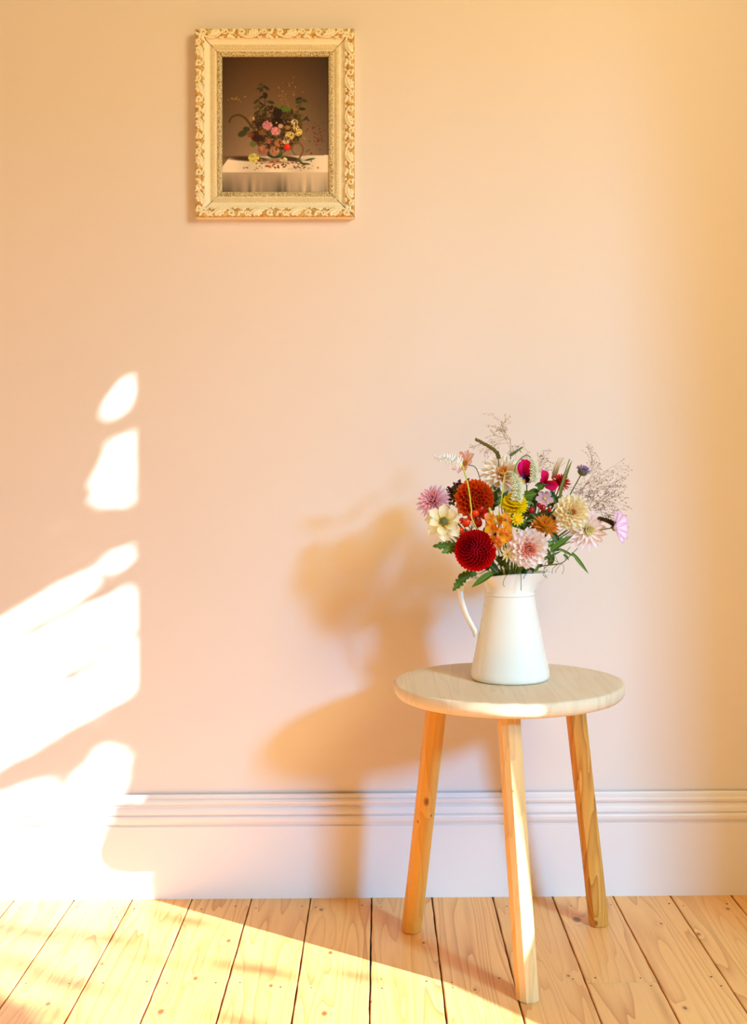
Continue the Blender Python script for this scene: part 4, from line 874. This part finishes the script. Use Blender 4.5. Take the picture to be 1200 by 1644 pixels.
# one scroll: C curl, acanthus sweep and leaf lobes, 68 mm long
def scroll():
    mb = MB()
    def sw(pts, r0, r1=None, n=5, z0=.0285, zb=.003):
        P = bez([(x, y, 0) for x, y in pts], n); N = len(P); r1 = r1 if r1 is not None else r0 * .35
        mb.tube([Vector((p.x, p.y, z0 - .27 * max(0, p.y - .008) * 1.0 - .0010 + zb * math.sin(math.pi * i / (N - 1)) * .3)) for i, p in enumerate(P)], [(r0 + (r1 - r0) * (i / (N - 1))) for i in range(N)], 6)
    def curl(cx, cy, r, turns, a0, dirn, w): sw([(cx + r * (1 - .75 * k / 10) * math.cos(a0 + dirn * 6.283 * turns * k / 10), cy + r * (1 - .75 * k / 10) * math.sin(a0 + dirn * 6.283 * turns * k / 10)) for k in range(11)], w, w * .9, 2)
    def leaf(x, y, a, L, r, bendy=.25):
        c, s_ = math.cos(R(a)), math.sin(R(a)); P = bez([(x, y, 0), (x + L * .5 * c - bendy * L * s_, y + L * .5 * s_ + bendy * L * c, 0), (x + L * c, y + L * s_, 0)], 4); N = len(P)
        mb.tube([Vector((p.x, max(.0006, p.y), .0285 - .27 * max(0, p.y - .008) - .0006)) for p in P], [1.35 * r * (.35 + .75 * math.sin(math.pi * (.2 + .8 * i / (N - 1)))) for i in range(N)], 6)
    curl(.0105, .0080, .0062, 1.25, 1.2, 1, .0021)
    sw([(.0125, .0148), (.022, .0172), (.032, .0158), (.040, .0100), (.044, .0048)], .0023, .0016)
    curl(.0495, .0062, .0050, 1.15, 3.3, -1, .0017)
    for q in [(.018, .0140, -50, .0105, .0021), (.0235, .0145, -62, .0120, .0023), (.0295, .0135, -75, .0115, .0022), (.0345, .0105, -85, .0090, .0019), (.0225, .0060, -30, .0080, .0015),
              (.054, .0115, 20, .0090, .0020), (.0545, .0085, -20, .0120, .0020), (.0530, .0135, 55, .0055, .0017), (.0575, .0150, 10, .0085, .0017), (.0610, .0045, -35, .0060, .0016),
              (.0035, .0150, 60, .0050, .0017), (.0030, .0035, -30, .0060, .0015), (.0390, .0150, 40, .0055, .0016), (.0440, .0140, 70, .0045, .0016), (.0270, .0018, 0, .0110, .0012), (.0420, .0012, 0, .0100, .0012)]: leaf(*q)
    return mb
SCR = scroll().mesh('scroll_ornament', M_orn)
for (ln, ang, off, nm) in [(FW, 0, FH / 2, 'top'), (FH, 90, FW / 2, 'left'), (FW, 180, FH / 2, 'bottom'), (FH, 270, FW / 2, 'right')]:
    Mr = FM @ Matrix.Rotation(R(ang), 4, 'Z') @ Matrix.Translation((0, off, 0))     # local: x along the rail, y = 0 at the outer edge going down inside
    V = []; n = len(prof); g = .0009
    for s in (-1, 1): V += [(s * (ln / 2 - d - g), -d, z) for (d, z) in prof]
    Fc = [(i, n + i, n + i + 1, i + 1) for i in range(n - 1)] + [tuple(range(n)), tuple(range(2 * n - 1, n - 1, -1)), (0, n - 1, 2 * n - 1, n)]
    mesh = me('frame_rail', V, Fc, M_cream, False); mesh.materials.append(M_gold); mesh.materials.append(M_inner); mesh.materials.append(M_band)
    for k, p in enumerate(mesh.polygons):
        if k < n - 1: p.material_index = 1 if 1 <= k <= 4 else (2 if k >= 13 else (3 if k in (9, 10) else 0))
    bm = bmesh.new(); bm.from_mesh(mesh); bmesh.ops.recalc_face_normals(bm, faces=bm.faces); bm.to_mesh(mesh); bm.free()
    rail = put('frame_rail', mesh, pic, Mr)
    cnt = 4 if ln < .33 else 5; per = (ln - .012) / cnt
    for k in range(cnt):
        put('scroll_ornament', SCR, rail, Mr @ Matrix.Translation((-ln / 2 + .006 + per * k, 0, 0)) @ Matrix.Diagonal((per / .068, -1, 1, 1)))
    mb = MB(); Lh = ln - 2 * .034; nc = int(Lh / .0040)      # pressed herringbone band
    for k in range(nc):
        x = -Lh / 2 + (k + .5) * Lh / nc
        mb.tube([(x - .0013, -.0292, .0179), (x + .0013, -.0335, .0187), (x - .0013, -.0378, .0173)], .0007, 4)
    put('herringbone_band', mb.mesh('herringbone_band', M_cream), rail, Mr, kind='stuff')
    mb = MB(); Lb = ln - 2 * .045; nb = int(Lb / .0040)
    for k in range(nb):
        x = -Lb / 2 + (k + .5) * Lb / nb
        mb.tube([(x - .0014, -.0425, .0170), (x + .0006, -.0445, .0182), (x + .0016, -.0475, .0170)], [.0007, .0011, .0006], 4)
    put('leaf_lip', mb.mesh('leaf_lip', M_inner), rail, Mr, kind='stuff')
